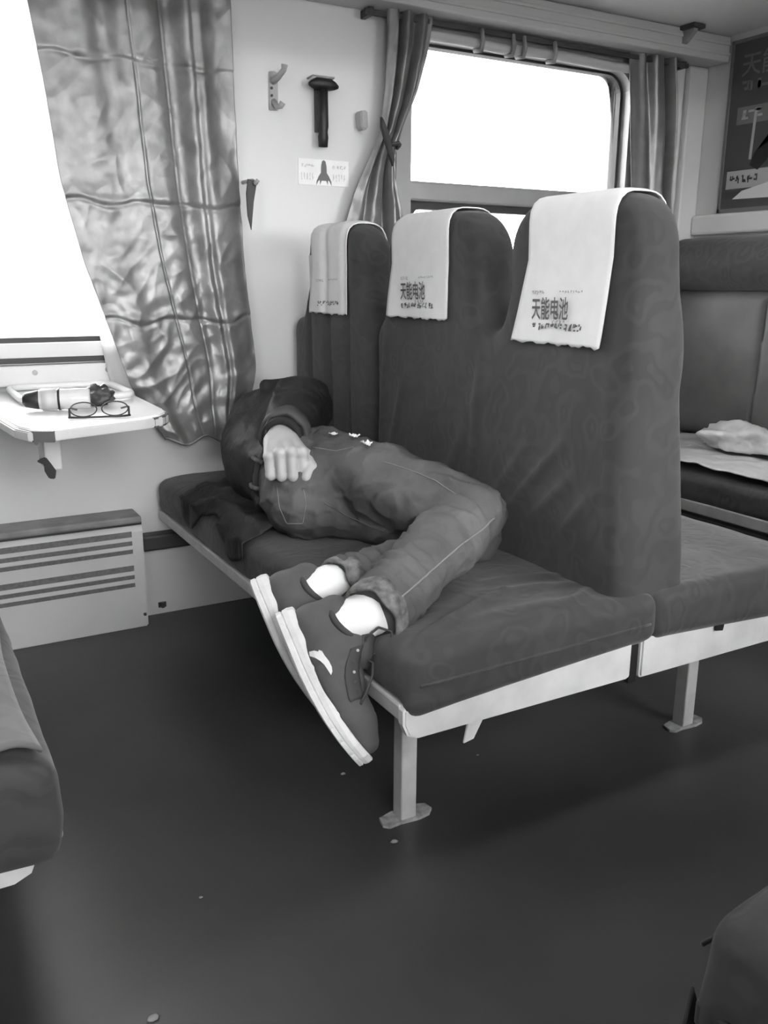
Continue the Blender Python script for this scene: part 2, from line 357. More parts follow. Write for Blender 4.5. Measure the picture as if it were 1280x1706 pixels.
# ================================================================== BENCHES
def back_sdf(X, Y, Z, ya, yb, cents, groove=None, wr=None):
    """upholstered double backrest with a rounded headrest per seat"""
    zt = np.clip((Z-.42)/.7, 0, 1.2)
    xc = .556-.055*zt; hh = .100-.042*zt
    yc, yh = (ya+yb)/2, (yb-ya)/2
    qy, qz = np.abs(Y-yc)-(yh-.05), np.abs(Z-.645)-(.27-.05)
    d2 = np.minimum(np.maximum(qy, qz), 0)+np.sqrt(np.maximum(qy, 0)**2+np.maximum(qz, 0)**2)-.05
    for c, hw in cents:
        wz = hw+.03*np.clip((1.0-Z)/.1, 0, 1)
        qy, qz = np.abs(Y-c)-(wz-.095), np.abs(Z-1.0)-(.170-.095)
        l = np.minimum(np.maximum(qy, qz), 0)+np.sqrt(np.maximum(qy, 0)**2+np.maximum(qz, 0)**2)-.095
        d2 = smin(d2, l, .05)
    dx = np.abs(X-xc)-hh
    if groove is not None:
        for gy, gd, gw in groove: dx = dx+gd*np.exp(-((Y-gy)/gw)**2)*(X < xc)
    if wr is not None: dx = dx-ridges(Y, Z, wr)*(X < xc)
    dx = dx-.0035*vnoise(X*0+3, Y*3.2, Z*2.6, 5, 3)
    d2 = smax(d2, np.abs(Y-yc)-yh, .04)
    return smax(d2, dx, .045)
CENT3 = [(-1.316, .190), (-.828, .198), (-.318, .175)]
GRV = [(-.565, .03, .018), (-.30, .010, .02), (-.42, .008, .012), (-.17, .008, .014)]
# creases in the loose cover: (y, z, y, z, width, height)
WR = [(-1.33, .72, -1.16, .55, .012, .010), (-1.36, .66, -1.22, .53, .012, .010), (-1.42, .64, -1.30, .50, .010, .008), (-1.22, .70, -1.10, .56, .012, .007), (-1.05, .86, -1.02, .60, .014, .006), (-.72, .78, -.66, .60, .012, .006), (-.64, .90, -.60, .55, .010, .009), (-1.44, .90, -1.46, .60, .02, .006), (-1.0, .70, -.9, .55, .02, .006), (-1.13, .83, -1.0, .74, .02, .005)]
def BACK(X, Y, Z): return back_sdf(X, Y, Z, -1.5, -.03, CENT3, GRV, WR)

def cushion_sdf(X, Y, Z, xa, xb, ya, yb, ain, front, wr=None, drop=0.):
    """seat cushion; ain = aisle y end, front = -1 / +1 side that faces the sitter"""
    zb0 = .338
    zt = .452+.006*vnoise(X*3, Y*2.2, X*0, 11, 3)
    dep = (X-xa) if front < 0 else (xb-X)
    zt = zt-.012*np.exp(-((dep)/.05)**2)
    zb = zb0+.0*X
    near = np.exp(-((Y-ain)/.03)**4)
    zb = zb+near*(-.020-drop+.035*np.clip(dep/.5, 0, 1)**.8)
    if wr is not None: zt = zt+ridges(X, Y, wr)
    r = .028
    cx, hx = (xa+xb)/2, (xb-xa)/2; cy, hy = (ya+yb)/2, (yb-ya)/2; cz, hz = (zt+zb)/2, (zt-zb)/2
    bulge = .006*vnoise(X*0, Y*4, Z*6, 21, 2)
    qx, qy, qz = np.abs(X-cx)-(hx-r+bulge), np.abs(Y-cy)-(hy-r+bulge*.6), np.abs(Z-cz)-(hz-r)
    return np.minimum(np.maximum(np.maximum(qx, qy), qz), 0)+np.sqrt(np.maximum(qx, 0)**2+np.maximum(qy, 0)**2+np.maximum(qz, 0)**2)-r

def leg(t, x, y, tall, fl=True):
    q = MB(); q.box((x-.017, y-.017, .004), (x+.017, y+.017, tall), .003); o = q.obj('leg', 'steel', t)
    pts = [(-.055, -.012), (-.045, -.022), (-.02, -.02), (.02, -.024), (.045, -.02), (.058, -.008), (.055, .012), (.03, .022), (-.02, .02), (-.05, .012)]
    p = MB(); p.prism([(a, c) for a, c in pts], ((x, y, 0), (1, 0, 0), (0, 1, 0), (0, 0, 1)), .006); f = p.obj('foot_plate', 'rust', o)
    return o
def bench(label, ox, yA, yB, cents, h=.009, mats=('cloth', 'cloth', 'cloth'), backs=None, wr=None, detail=True, drop=0., zlo=.29, pm='paint', inset=0.):
    """double bench, seats either side of a shared back; yA = aisle end, yB = wall end; ox = x of its front edge"""
    ya, yb = min(yA, yB), max(yA, yB); s = 1 if yB > yA else -1
    t = thing('train_bench', label, 'bench', (ox+.545, (ya+yb)/2, 0))
    def put(F, name, m):
        V, Q = F.mesh(); V[:, 0] += ox; return obj(name, V, Q, m, t, True)
    F = Field((.40, ya-.03, .36), (.71, yb+.03, 1.20), h).func(lambda X, Y, Z, d: backs(X, Y, Z) if backs else back_sdf(X, Y, Z, ya, yb, cents)); put(F, 'backrest', mats[0])
    F = Field((-.03, ya-.03, zlo), (.60, yb+.03, .50), h*.8).func(lambda X, Y, Z, d: cushion_sdf(X, Y, Z, 0, .556, ya-.012, yb+.005, yA-.012*s, -1, wr, drop)); cu = put(F, 'seat_cushion', mats[1])
    F = Field((.50, ya-.03, zlo), (1.12, yb+.03, .50), h*.9).func(lambda X, Y, Z, d: cushion_sdf(X, Y, Z, .545, 1.09, ya-.012, yb+.005, yA-.012*s, 1, None, drop)); cu2 = put(F, 'seat_cushion', mats[2])
    # piping round the aisle side
    q = MB(); q.tube([(ox+x, yA-.0135*s-.0015*s*math.sin(x*9), .388+.008*x/.5) for x in np.linspace(.02, .53, 22)], .0026, 6); q.obj('piping', mats[1], cu, True)
    # painted frame: end panels on the aisle, front rails, cross rail
    Y0 = yA+.004*s
    def panel(x0, x1, z0, z1, rl, rr, nm='end_panel'):
        P = [(x0+rl*.8, z1), (x0, z1-rl*.9), (x0, z0+rl), (x0+rl*.3, z0+rl*.3), (x0+rl, z0), (x1-rr, z0), (x1-rr*.3, z0+rr*.3), (x1, z0+rr), (x1, z1)]
        q = MB(); q.prism(P, ((ox, Y0, 0), (1, 0, 0), (0, 0, 1), (0, s, 0)), .022, .004); return q.obj(nm, pm, t)
    panel(.0, .505, .283, .365, .03, .008); panel(.53, 1.09-inset, .278, .365, .006, .03)
    q = MB(); q.box((ox+.508, yA+.012*s, .27), (ox+.528, yA+.03*s, .37)); q.obj('joint_strip', 'blackp', t)
    for x in (.0, 1.07):
        q = MB(); q.box((ox+x, ya+.02, .315), (ox+x+.02, yb-.0, .345), .004); q.obj('front_rail', 'steel' if pm == 'paint' else pm, t)
    q = MB(); q.box((ox+.02, ya+.03, .30), (ox+1.07, yb-.01, .336)); q.obj('seat_base', 'darkm', t)
    for x in (.115, .885):
        leg(t, ox+x, yA+.19*s, .31)
    if detail:
        q = MB(); q.prism([(0, 0), (.03, 0), (.028, -.03), (.01, -.062), (-.012, -.066), (-.005, -.03)], ((ox+.165, yA+.05*s, .284), (1, 0, 0), (0, 0, 1), (0, s, 0)), .005, .001); q.obj('latch_tab', 'paint', t)
        q = MB(); q.prism([(0, 0), (.03, .004), (.024, -.026), (.002, -.022)], ((ox+.725, Y0-.006*s, .362), (1, 0, 0), (0, 0, 1), (0, s, 0)), .006, .001); q.obj('cover_clip', 'blackp', t)
    return t
# creases in the seat cover (x, y, x, y, width, height)
SW = [(.03, -1.47, .30, -1.36, .012, .012), (.30, -1.36, .44, -1.38, .014, .008), (.05, -1.40, .20, -1.22, .010, .010), (.16, -1.45, .42, -1.46, .02, .006), (.30, -1.30, .46, -1.33, .012, .010), (.02, -.30, .30, -.36, .02, .012), (.02, -.45, .2, -.5, .02, .012), (.33, -1.48, .46, -1.42, .012, .008), (-.02, -1.33, .14, -1.27, .075, -.050), (-.02, -1.20, .16, -1.17, .07, -.035), (.18, -.95, .20, -.45, .12, -.012)]
main = bench('dark patterned three-seat bench with the sleeping person and white headrest cloths', 0, -1.5, -.03, CENT3, .0075, backs=BACK, wr=SW)
left_b = bench('bench with a pale worn seat facing the sleeping person', -PITCH, -1.56, -.12, [(c-.06, w) for c, w in CENT3], .014, detail=False, drop=.032, zlo=.25, inset=.035)
aisle_b = bench('dark bench corner with a hanging cover strip across the aisle', -.055, -2.145, -3.06, [(-2.38, .19), (-2.82, .19)], .014, mats=('cloth_dark', 'cloth_dark', 'cloth_dark'), detail=False, drop=.14, zlo=.14, pm='darkm')
bench('unseen dark bench across the aisle behind the viewpoint', -.055-PITCH, -2.145, -3.06, [(-2.38, .19), (-2.82, .19)], .018, mats=('cloth_dark', 'cloth_dark', 'cloth_dark'), detail=False, drop=.02, zlo=.25)  # out of view, put in to darken the floor at lower left
# pale worn cover sheet laid over the facing seat
nu, nv = 50, 90
P = np.zeros((nu, nv, 3))
for i in range(nu):
    u = i/(nu-1)
    for j in range(nv):
        v = j/(nv-1); y = -1.555+v*1.40
        x = -.98+u*.432-.012*math.sin(9*v)-.01*(1-v)
        P[i, j] = (x, y, .462+.003*math.sin(x*60+y*9)+.004*math.sin(y*23))
P[:, :, 2] -= .030*np.clip((P[:, :, 0]+.60)/.06, 0, 1)**2
V, F = sheet(P, .004); seat_sheet = tag(obj('seat_sheet', V, F, 'cloth_worn', None, True), 'pale worn cloth sheet laid on the seat facing the sleeper', 'seat cover')
# cover strip hanging from the bench across the aisle
pts = [(.0, 0), (.014, -.03), (.02, -.10), (.012, -.16), (-.008, -.2), (-.026, -.15), (-.02, -.08)]
q = MB(); q.prism(pts, ((-.045, -2.136, .345), (.9, .1, 0), (0, 0, 1), (0, 1, 0)), .004, .001); q.obj('cover_strip', 'cloth_dark', aisle_b)

# single bench against the end wall, facing the rear seats
eb = thing('train_bench', 'worn bench standing against the poster end wall', 'bench', (1.85, -.8, 0))
def eback(X, Y, Z, d):
    zt = np.clip((Z-.42)/.7, 0, 1.2); xf = 1.945+.04*zt; qx = np.maximum(xf-X, X-2.17)
    yc = -.80; qy = np.abs(Y-yc)-.69; qz = np.abs(Z-.73)-.27
    d0 = smax(smax(qx, qy, .05), qz, .06)
    return d0+.012*np.exp(-((Y+.57)/.008)**2)*(Z < .97)
V, F = Field((1.90, -1.55, .40), (2.19, 0, 1.20), .010).func(eback).mesh(); obj('backrest', V, F, 'bare', eb, True)
V, F = Field((1.88, -1.55, .95), (2.19, 0, 1.22), .010).func(lambda X, Y, Z, d: smax(np.sqrt(np.maximum(np.abs(X-2.065)-.04, 0)**2+(Z-1.085)**2)-.096, np.abs(Y+.80)-.69, .05)+.003*vnoise(X*4, Y*3, Z*4, 4, 2)).mesh(); obj('head_roll', V, F, 'cloth_dark', eb, True)
V, F = Field((1.46, -1.56, .29), (2.02, 0, .50), .010).func(lambda X, Y, Z, d: cushion_sdf(X, Y, Z, 1.5, 1.98, -1.5, -.10, -1.5, -1)).mesh(); obj('seat_cushion', V, F, 'cloth_dark', eb, True)
q = MB(); q.box((1.50, -1.48, .315), (1.525, -.03, .352), .004); q.obj('front_rail', 'ledge', eb)
q = MB(); q.box((1.52, -1.48, .30), (2.1, -.03, .336)); q.obj('seat_base', 'darkm', eb)
q = MB(); q.prism([(1.5, .365), (1.5, .30), (1.53, .283), (2.15, .283), (2.15, .365)], ((0, -1.496, 0), (1, 0, 0), (0, 0, 1), (0, 1, 0)), .02, .004); q.obj('end_panel', 'paint', eb)
for x in (1.62, 2.08):
    leg(eb, x, -1.31, .31)
# pale sheet and crumpled bags on that bench
def crumple(name, label, cat, c, r, seed, m, group=None):
    bm = bmesh.new(); bmesh.ops.create_icosphere(bm, subdivisions=4, radius=1)
    for v in bm.verts:
        n = mnoise.noise(v.co*1.7+Vector((seed, 0, 0)))*.35+abs(mnoise.noise(v.co*4+Vector((0, seed, 0))))*.28
        p = v.co*(1+n); v.co = Vector((c[0]+p.x*r[0], c[1]+p.y*r[1], max(c[2]+p.z*r[2], .482+.003*mnoise.noise(v.co*3))))
    m2 = MB(); m2.bm(bm); return tag(m2.obj(name, m, None, True), label, cat, group)
P = np.zeros((40, 80, 3))
for i in range(40):
    for j in range(80):
        x = 1.51+.42*i/39; y = -1.44+1.25*j/79
        P[i, j] = (x, y, .462+.012*abs(mnoise.noise(Vector((x*9, y*7, 3))))+.005*mnoise.noise(Vector((x*25, y*25, 1))))
V, F = sheet(P, .004); tag(obj('bench_sheet', V, F, 'bag', None, True), 'crumpled pale sheet spread on the bench below the poster', 'sheet')
crumple('plastic_bag', 'small crumpled plastic bag on the end bench beside the taller bag', 'bag', (1.80, -.66, .50), (.085, .13, .06), 3, 'bag')
crumple('plastic_bag', 'taller crumpled plastic bag slumped against the end bench backrest', 'bag', (1.84, -.96, .51), (.075, .11, .085), 9, 'bag')

# ------------------------------------------------------------------ headrest cloths
def trace(Y, Z, ox, oz, dx, dz, off):
    """march from (ox,oz) along (dx,dz) until 'off' outside the backrest"""
    t = np.zeros_like(Y)
    for _ in range(60):
        d = BACK(ox+dx*t, Y, oz+dz*t)-off; t = np.minimum(t+np.clip(d, -.02, .04)*.7, .235)
    return ox+dx*t, oz+dz*t
def cloth_pos(yy, sarc, off=.006):
    """yy world y, sarc arc coordinate: <0 front below z=1.06 (metres), 0..pi over the top, >pi down the rear"""
    yy = np.asarray(yy, float); sarc = np.asarray(sarc, float)
    th = np.clip(sarc, 0, math.pi); zc = np.where(sarc < 0, 1.06+sarc, np.where(sarc > math.pi, 1.06-(sarc-math.pi), 1.06))
    xc = .50; ox = xc-.25*np.cos(th); oz = zc+.25*np.sin(th); dx = np.cos(th); dz = -np.sin(th)
    return trace(yy, oz, ox, oz, dx, dz, off)
def headrest_cloth(label, yt, yb_, zb, rear, skew, seed):
    """yt=(y left, y right) at the top, yb_ = the same at the hem, zb = hem height"""
    n1, n2, n3, nv = 26, 26, 22, 26
    s = np.concatenate([np.linspace(zb-1.06, 0, n1, endpoint=False), np.linspace(0, math.pi, n2, endpoint=False), math.pi+np.linspace(0, rear, n3)])
    fr = np.clip(-s/(1.06-zb), 0, 1)
    L = yt[0]+(yb_[0]-yt[0])*fr; R = yt[1]+(yb_[1]-yt[1])*fr
    v = np.linspace(0, 1, nv); Y = L[:, None]+(R-L)[:, None]*v[None, :]; Sg = np.tile(s[:, None], (1, nv))
    hem = (s == s[0])[:, None]*np.ones(nv); Sg = Sg+hem*(.002*np.sin(v*31+seed)+.0015*np.sin(v*77))
    Y = Y+.003*np.sin(Sg*18+seed)*(np.abs(v-.5)[None, :]*2)*fr[:, None]
    X, Z = cloth_pos(Y, Sg, .005); X = X-.003*np.sin(v*9+seed)[None, :]*fr[:, None]-.004*fr[:, None]
    P = np.stack([X, Y, Z], -1); V, F = sheet(P[:, ::-1], .0025)
    t = tag(obj('headrest_cloth', V, F, 'linen', None, True, loc=(.5, (yt[0]+yt[1])/2, 1.17)), label, 'headrest cloth', 'white headrest cloths on the bench')
    return t
h1 = headrest_cloth('wide white printed headrest cloth on the aisle-end headrest', (-1.213, -1.442), (-1.168, -1.426), .905, .22, 0, 0)
h2 = headrest_cloth('white printed headrest cloth on the middle headrest', (-.685, -.932), (-.664, -.928), .935, .22, 0, 2)
h3 = headrest_cloth('white printed headrest cloth on the headrest by the wall, its corner folded', (-.217, -.435), (-.187, -.44), .930, .22, 0, 4)
# rear layer peeping out beside the wall headrest cloth
yy = np.linspace(-.172, -.25, 8); ss = np.linspace(-.10, .5, 16)
Yg, Sg = np.meshgrid(yy, ss, indexing='ij'); X, Z = cloth_pos(Yg, Sg, .002); V, F = sheet(np.stack([X, Yg, Z], -1), .002); obj('folded_corner', V, F, 'linen', h3, True)
def on_cloth(name, pts2, faces, y0, z0, m, parent, shear=.045):
    """flat print laid on the front of a cloth: (a to the right, b up) from (y0,z0)"""
    a = np.array([p[0] for p in pts2]); c = np.array([p[1] for p in pts2])
    Y = y0-a-shear*0*c; Zs = z0+c+.02*a
    X, Z = cloth_pos(Y, Zs-1.06, .005); X = X-.0075
    return obj(name, np.stack([X-.0005, Y, Zs], -1), faces, m, parent)
def text_mesh(txt, size, bold=.0):
    cu = bpy.data.curves.new('t', 'FONT'); cu.body = txt; cu.size = size; cu.offset = bold; cu.resolution_u = 2
    o = bpy.data.objects.new('t', cu); COL.objects.link(o); dg = bpy.context.evaluated_depsgraph_get(); dg.update()
    me = bpy.data.meshes.new_from_object(o.evaluated_get(dg)); V = [v.co[:2] for v in me.vertices]; F = [tuple(p.vertices) for p in me.polygons]
    bpy.data.objects.remove(o); bpy.data.curves.remove(cu); bpy.data.meshes.remove(me); return V, F
def marks(x0, w, h, n, seed, slant=.0, fill=.7):
    """row of illegible small characters"""
    rng = random.Random(seed); V = []; F = []; cw = w/n
    for k in range(n):
        for q in range(4):
            a = x0+cw*k+cw*fill*rng.random()*.8; c = h*rng.random()*.8
            dw, dh = (cw*fill*(.3+.5*rng.random()), h*.22) if q % 2 else (cw*.22, h*(.45+.5*rng.random()))
            dh = min(dh, h-c); dw = min(dw, x0+cw*(k+.95)-a); i = len(V); V += [(a+slant*c, c), (a+dw+slant*c, c), (a+dw+slant*(c+dh), c+dh), (a+slant*(c+dh), c+dh)]; F.append((i, i+1, i+2, i+3))
    return V, F
def print_set(h, y0, zb, w, seed, faded=False):
    """advert print: small heading, four large characters, slogan row"""
    V, F = text_mesh('天能电池', .036*w/.125, .0006)
    xs = np.array([v[0] for v in V]); k = w*.74/(xs.max()-xs.min()) if len(V) else 1
    V = [((p[0]-xs.min())*k, p[1]*1.05) for p in V]
    if not faded: on_cloth('brand_print', V, F, y0, zb+.032, 'print', h)
    V, F = marks(0, w, .0135, 11, seed, .25, .95); on_cloth('slogan_print', V, F, y0, zb+.008, 'print', h)
    V, F = marks(0, w*.25, .009, 5, seed+1); on_cloth('heading_print', V, F, y0, zb+.073, 'printg', h)
    V, F = marks(w*.55, w*.45, .005, 9, seed+2); on_cloth('heading_print', V, F, y0, zb+.076, 'printg', h)
    if not faded:
        V, F = marks(w*.42, w*.28, .007, 4, seed+3); on_cloth('heading_print', V, F, y0, zb+.021, 'printg', h)
print_set(h1, -1.235, .921, .145, 1); print_set(h2, -.735, .948, .145, 7); print_set(h3, -.255, .942, .14, 12, True)

# ================================================================== CURTAINS
def curtain(name, Lp, Rp, z1, z0, nf, amp, y0, label, m, seed=0, creases=(), vcrease=(), nz=260, nu=150, wr=1., hemw=.0, tiez=None, group=None):
    """Lp / Rp: lists of (z, x) edges (ascending z); hangs from z1 to z0"""
    zz = np.linspace(z1, z0, nz); L = np.interp(zz, *np.array(Lp).T); R = np.interp(zz, *np.array(Rp).T)
    # smooth the edges a little
    ker = np.ones(15)/15; pad = lambda a: np.convolve(np.pad(a, 7, mode='edge'), ker, 'valid'); L, R = pad(L), pad(R)
    u = np.linspace(0, 1, nu); U, Zg = np.meshgrid(u, zz, indexing='ij'); W = (R-L)[None, :]
    X = L[None, :]+U*W
    ph = .25*np.sin(Zg*3.1+seed)+.10*np.sin(Zg*8+seed*2)
    A = amp*(.55+.45*np.sin(Zg*2.3+seed+U*4))
    Y = A*np.sin(2*math.pi*nf*(U+.06*ph)+seed)+.35*A*np.sin(2*math.pi*nf*1.73*(U-.05*ph)+1.7*seed+1)
    X = X+.25*A*np.cos(2*math.pi*nf*(U+.06*ph)+seed)
    # crumples
    Wn = np.zeros_like(X)
    for i in range(nu):
        for j in range(nz):
            x, z = X[i, j], Zg[i, j]
            Wn[i, j] = abs(mnoise.noise(Vector((x*9+z*3, seed, z*7))))*.013+abs(mnoise.noise(Vector((x*16-z*9, seed+5, z*13))))*.008+mnoise.noise(Vector((x*40, 2, z*34+seed)))*.0022
    Y = Y+wr*Wn*(.55+.7*np.clip((z1-Zg)/(z1-z0), 0, 1))
    for cz, d, wv in creases: Y = Y+d*np.exp(-((Zg-cz-.006*np.sin(U*21))/wv)**2)-d*.6*np.exp(-((Zg-cz-.012)/(wv*1.6))**2)
    for cu_, d, wv in vcrease: Y = Y+d*np.exp(-((U-cu_)/wv)**2)
    if tiez is not None:
        Y = Y*(1-.55*np.exp(-((Zg-tiez)/.05)**2))
    Zv = Zg+hemw*np.sin(U*13+seed)*np.clip((Zg[0, 60]-Zg)/(Zg[0, 60]-z0), 0, 1)
    P = np.stack([X, y0+Y, Zv], -1); V, F = sheet(P, .0015)
    t = thing(name, label, 'curtain', ((L[-1]+R[-1])/2, y0, z0), group)
    obj('curtain_cloth', V, F, m, t, True); return t, P
GC = 'silver satin curtains'
Lp = [(.555, .03), (.626, -.028), (.732, -.072), (.868, -.112), (1.06, -.17), (1.271, -.214), (1.485, -.232), (1.687, -.256), (1.83, -.27)]
Rp = [(.555, .262), (.60, .285), (.749, .322), (1.049, .298), (1.458, .282), (1.762, .277), (1.83, .277)]
c1, P1 = curtain('window_curtain', Lp, Rp, 1.83, .556, 3.2, .017, -.075, 'wide crumpled silver satin curtain hanging beside the small table', 'satin', 1.3, creases=((1.575, .0025, .006), (1.22, .0035, .006), (.905, .0035, .006)), vcrease=((.46, .005, .006), (.78, .012, .02), (.62, .003, .008)), nz=340, nu=190, wr=.8, hemw=.012, group=GC)
# pale sheer lining showing along its window edge
zz = np.linspace(1.83, .64, 60); l = np.interp(zz, *np.array(Lp).T); P = np.zeros((8, 60, 3))
for i in range(8):
    w = (.014+.03*np.exp(-((zz-.72)/.16)**2)); P[i, :, 0] = l-w+(w+.03)*i/7; P[i, :, 1] = -.052+.004*np.sin(zz*25+i); P[i, :, 2] = zz
V, F = sheet(P, .001); obj('sheer_lining', V, F, 'sheer', c1, True)
# hem fringe folds
q = MB(); q.tube([tuple(P1[i, -1]+np.array([0, -.002, 0])) for i in range(0, 190, 6)], .0035, 6); q.obj('hem', 'satin', c1, True)
Lp = [(.93, .605), (1.15, .615), (1.196, .631), (1.303, .668), (1.40, .72), (1.47, .752), (1.55, .765), (1.7, .775), (1.83, .775)]
Rp = [(.93, .855), (1.15, .85), (1.203, .845), (1.33, .815), (1.407, .805), (1.506, .845), (1.596, .888), (1.72, .925), (1.83, .94)]
c2, P2 = curtain('window_curtain', Lp, Rp, 1.825, .93, 3.0, .018, -.06, 'silver curtain gathered by a dark tie-back beside the far window', 'satin2', 2.2, nz=190, nu=110, wr=.6, tiez=1.42, group=GC)
Lp = [(.72, 1.84), (1.02, 1.835), (1.322, 1.825), (1.6, 1.79), (1.819, 1.762)]; Rp = [(.72, 2.045), (1.02, 2.04), (1.331, 2.015), (1.605, 2.006), (1.833, 1.968)]
c3, P3 = curtain('window_curtain', Lp, Rp, 1.82, .72, 2.6, .024, -.055, 'narrow silver curtain in straight folds next to the poster wall', 'satin2', .4, nz=110, nu=110, wr=.25, group=GC)
# tie-backs
tb = thing('curtain_tieback', 'dark tie-back strap round the gathered curtain', 'tie-back', (.755, -.09, 1.42))
pts = [(.722, -.098, 1.500), (.728, -.108, 1.495), (.742, -.112, 1.47), (.757, -.115, 1.43), (.770, -.114, 1.38), (.764, -.108, 1.36), (.740, -.108, 1.42), (.722, -.102, 1.47)]
q = MB(); q.prism([(p[0], p[2]) for p in pts], ((0, -.118, 0), (1, 0, 0), (0, 0, 1), (0, 1, 0)), .012, .002); q.obj('strap', 'blackp', tb)
q = MB(); q.tube([(.765, -.10, 1.425), (.79, -.105, 1.43), (.805, -.085, 1.43), (.815, -.05, 1.425)], .007, 6); q.obj('knot', 'darkm', tb, True)
q = MB(); q.prism([(-.012, .025), (.012, .028), (.015, -.02), (.006, -.03), (-.010, -.025)], ((.705, -.0, 1.50), (1, 0, 0), (0, 0, 1), (0, -1, 0)), .04, .004); q.obj('wall_hook', 'hook', tb)
tb = thing('curtain_tieback', 'short dark strap hanging from a hook beside the wide curtain', 'tie-back', (.325, -.05, 1.19))
q = MB(); q.prism([(0, 0), (.028, -.004), (.016, -.06), (.006, -.14), (-.004, -.10), (-.006, -.04)], ((.296, -.10, 1.300), (1, 0, 0), (0, 0, 1), (0, 1, 0)), .006, .001); q.obj('strap', 'blackp', tb)
q = MB(); q.tube([(.318, 0, 1.30), (.318, -.08, 1.298), (.316, -.108, 1.288), (.322, -.112, 1.298)], .006, 8); q.obj('hook', 'hook', tb, True)

# rolled sunshade along the top of the far window
cr_ = thing('shadow_line_rail', 'dark rail added as the shadow line under the pelmet of the far window', 'rail', (1.4, -.05, 1.79))
q = MB(); q.box((.70, -.056, 1.789), (2.06, -.044, 1.805), .002); q.obj('rail', 'darkm', cr_)  # dark bar drawn in for the shadow line below the pelmet
for x in (.72, 2.04):
    q = MB(); q.box((x-.008, -.058, 1.787), (x+.008, -.0, 1.810), .002); q.obj('end_bracket', 'darkm', cr_)
rb = thing('roller_blind', 'rolled grey sunshade with cloth ties above the far window', 'blind', (1.35, -.03, 1.745))
xs = np.linspace(.89, 1.81, 47)
q = MB(); q.tube([(x, -.030, 1.764+.003*math.sin(x*14)) for x in xs], [.016+.005*abs(math.sin(x*9))*abs(mnoise.noise(Vector((x*8, 0, 0)))) for x in xs], 12); q.obj('rolled_cloth', 'pelmet', rb, True)
for x in (1.12, 1.245, 1.29, 1.42):
    q = MB(); q.tube([(x, -.058, 1.80), (x+.004, -.062, 1.765), (x+.006, -.05, 1.740), (x, -.02, 1.745)], .008, 6); q.obj('tie', 'ledge', rb, True)

# ================================================================== THINGS ON THE WALL
hk = thing('coat_hook', 'pale grey coat hook on a small wall plate', 'hook', (.42, 0, 1.50))
q = MB(); q.prism([(-.014, -.05), (.014, -.05), (.016, .05), (.008, .058), (-.012, .055)], ((.42, 0, 1.555), (1, 0, 0), (0, 0, 1), (0, -1, 0)), .006, .002); q.obj('plate', 'hook', hk)
q = MB(); q.tube([(.42, -.004, 1.585), (.425, -.035, 1.592), (.432, -.058, 1.606), (.434, -.06, 1.62)], [.011, .009, .008, .010], 10); q.obj('upper_prong', 'hook', hk, True)
q = MB(); q.tube([(.42, -.004, 1.53), (.422, -.025, 1.512), (.427, -.04, 1.512), (.432, -.045, 1.522)], [.009, .008, .008, .009], 10); q.obj('lower_prong', 'hook', hk, True)
for z in (1.545, 1.565):
    q = MB(); q.tube([(.414, -.005, z), (.414, -.009, z)], .004, 8); q.obj('screw', 'darkm', hk)
em = thing('emergency_hammer', 'dark emergency hammer hung in a clip holder on the wall', 'hammer', (.57, 0, 1.41))
q = MB(); q.box((.552, -.022, 1.455), (.582, -.0, 1.60), .004); q.obj('holder', 'blackp', em)
q = MB(); q.tube([(.567, -.032, 1.412), (.567, -.033, 1.44), (.568, -.033, 1.455), (.568, -.033, 1.47), (.568, -.033, 1.58)], [.014, .016, .013, .016, .015], 12); q.obj('handle', 'blackp', em, True)
q = MB(); q.tube([(.520, -.036, 1.583), (.530, -.036, 1.584), (.545, -.036, 1.586), (.59, -.036, 1.586), (.605, -.036, 1.584), (.617, -.036, 1.582)], [.004, .011, .017, .017, .012, .005], 12); q.obj('head', 'blackp', em, True)
q = MB(); q.tube([(.532, -.002, 1.604), (.532, -.04, 1.606), (.602, -.04, 1.606), (.602, -.002, 1.604)], .003, 6); q.obj('wire_loop', 'hook', em, True)
st = thing('instruction_sticker', 'white sticker with a dark pictogram under the emergency hammer', 'sticker', (.58, 0, 1.335))
q = MB(); q.box((.496, -.003, 1.305), (.668, 0, 1.380)); q.obj('paper', 'sticker', st)
pic = [(-.006, .068), (0, .072), (.006, .068), (.009, .055), (.010, .035), (.018, .024), (.025, .010), (.026, -.002), (.020, .010), (.014, .014), (.013, .0), (.008, .012), (-.008, .012), (-.013, .0), (-.014, .014), (-.020, .010), (-.026, -.002), (-.025, .010), (-.018, .024), (-.010, .035), (-.009, .055)]
q = MB(); q.prism(pic, ((.582, -.0032, 1.307), (1, 0, 0), (0, 0, 1), (0, -1, 0)), .0006); q.obj('pictogram', 'pict', st)
for k, (x, w) in enumerate(((.505, .045), (.612, .048))):
    V, F = marks(0, w, .010, 4, 30+k); obj('caption_print', [(x+a, -.0036, 1.355+c) for a, c in V], F, mat('faint_print_%d' % k, .58, .6), st)
    V, F = marks(0, w, .022, 5, 40+k, fill=.4); obj('caption_print', [(x+a, -.0036, 1.318+c) for a, c in V], F, mat('fainter_print_%d' % k, .66, .6), st)

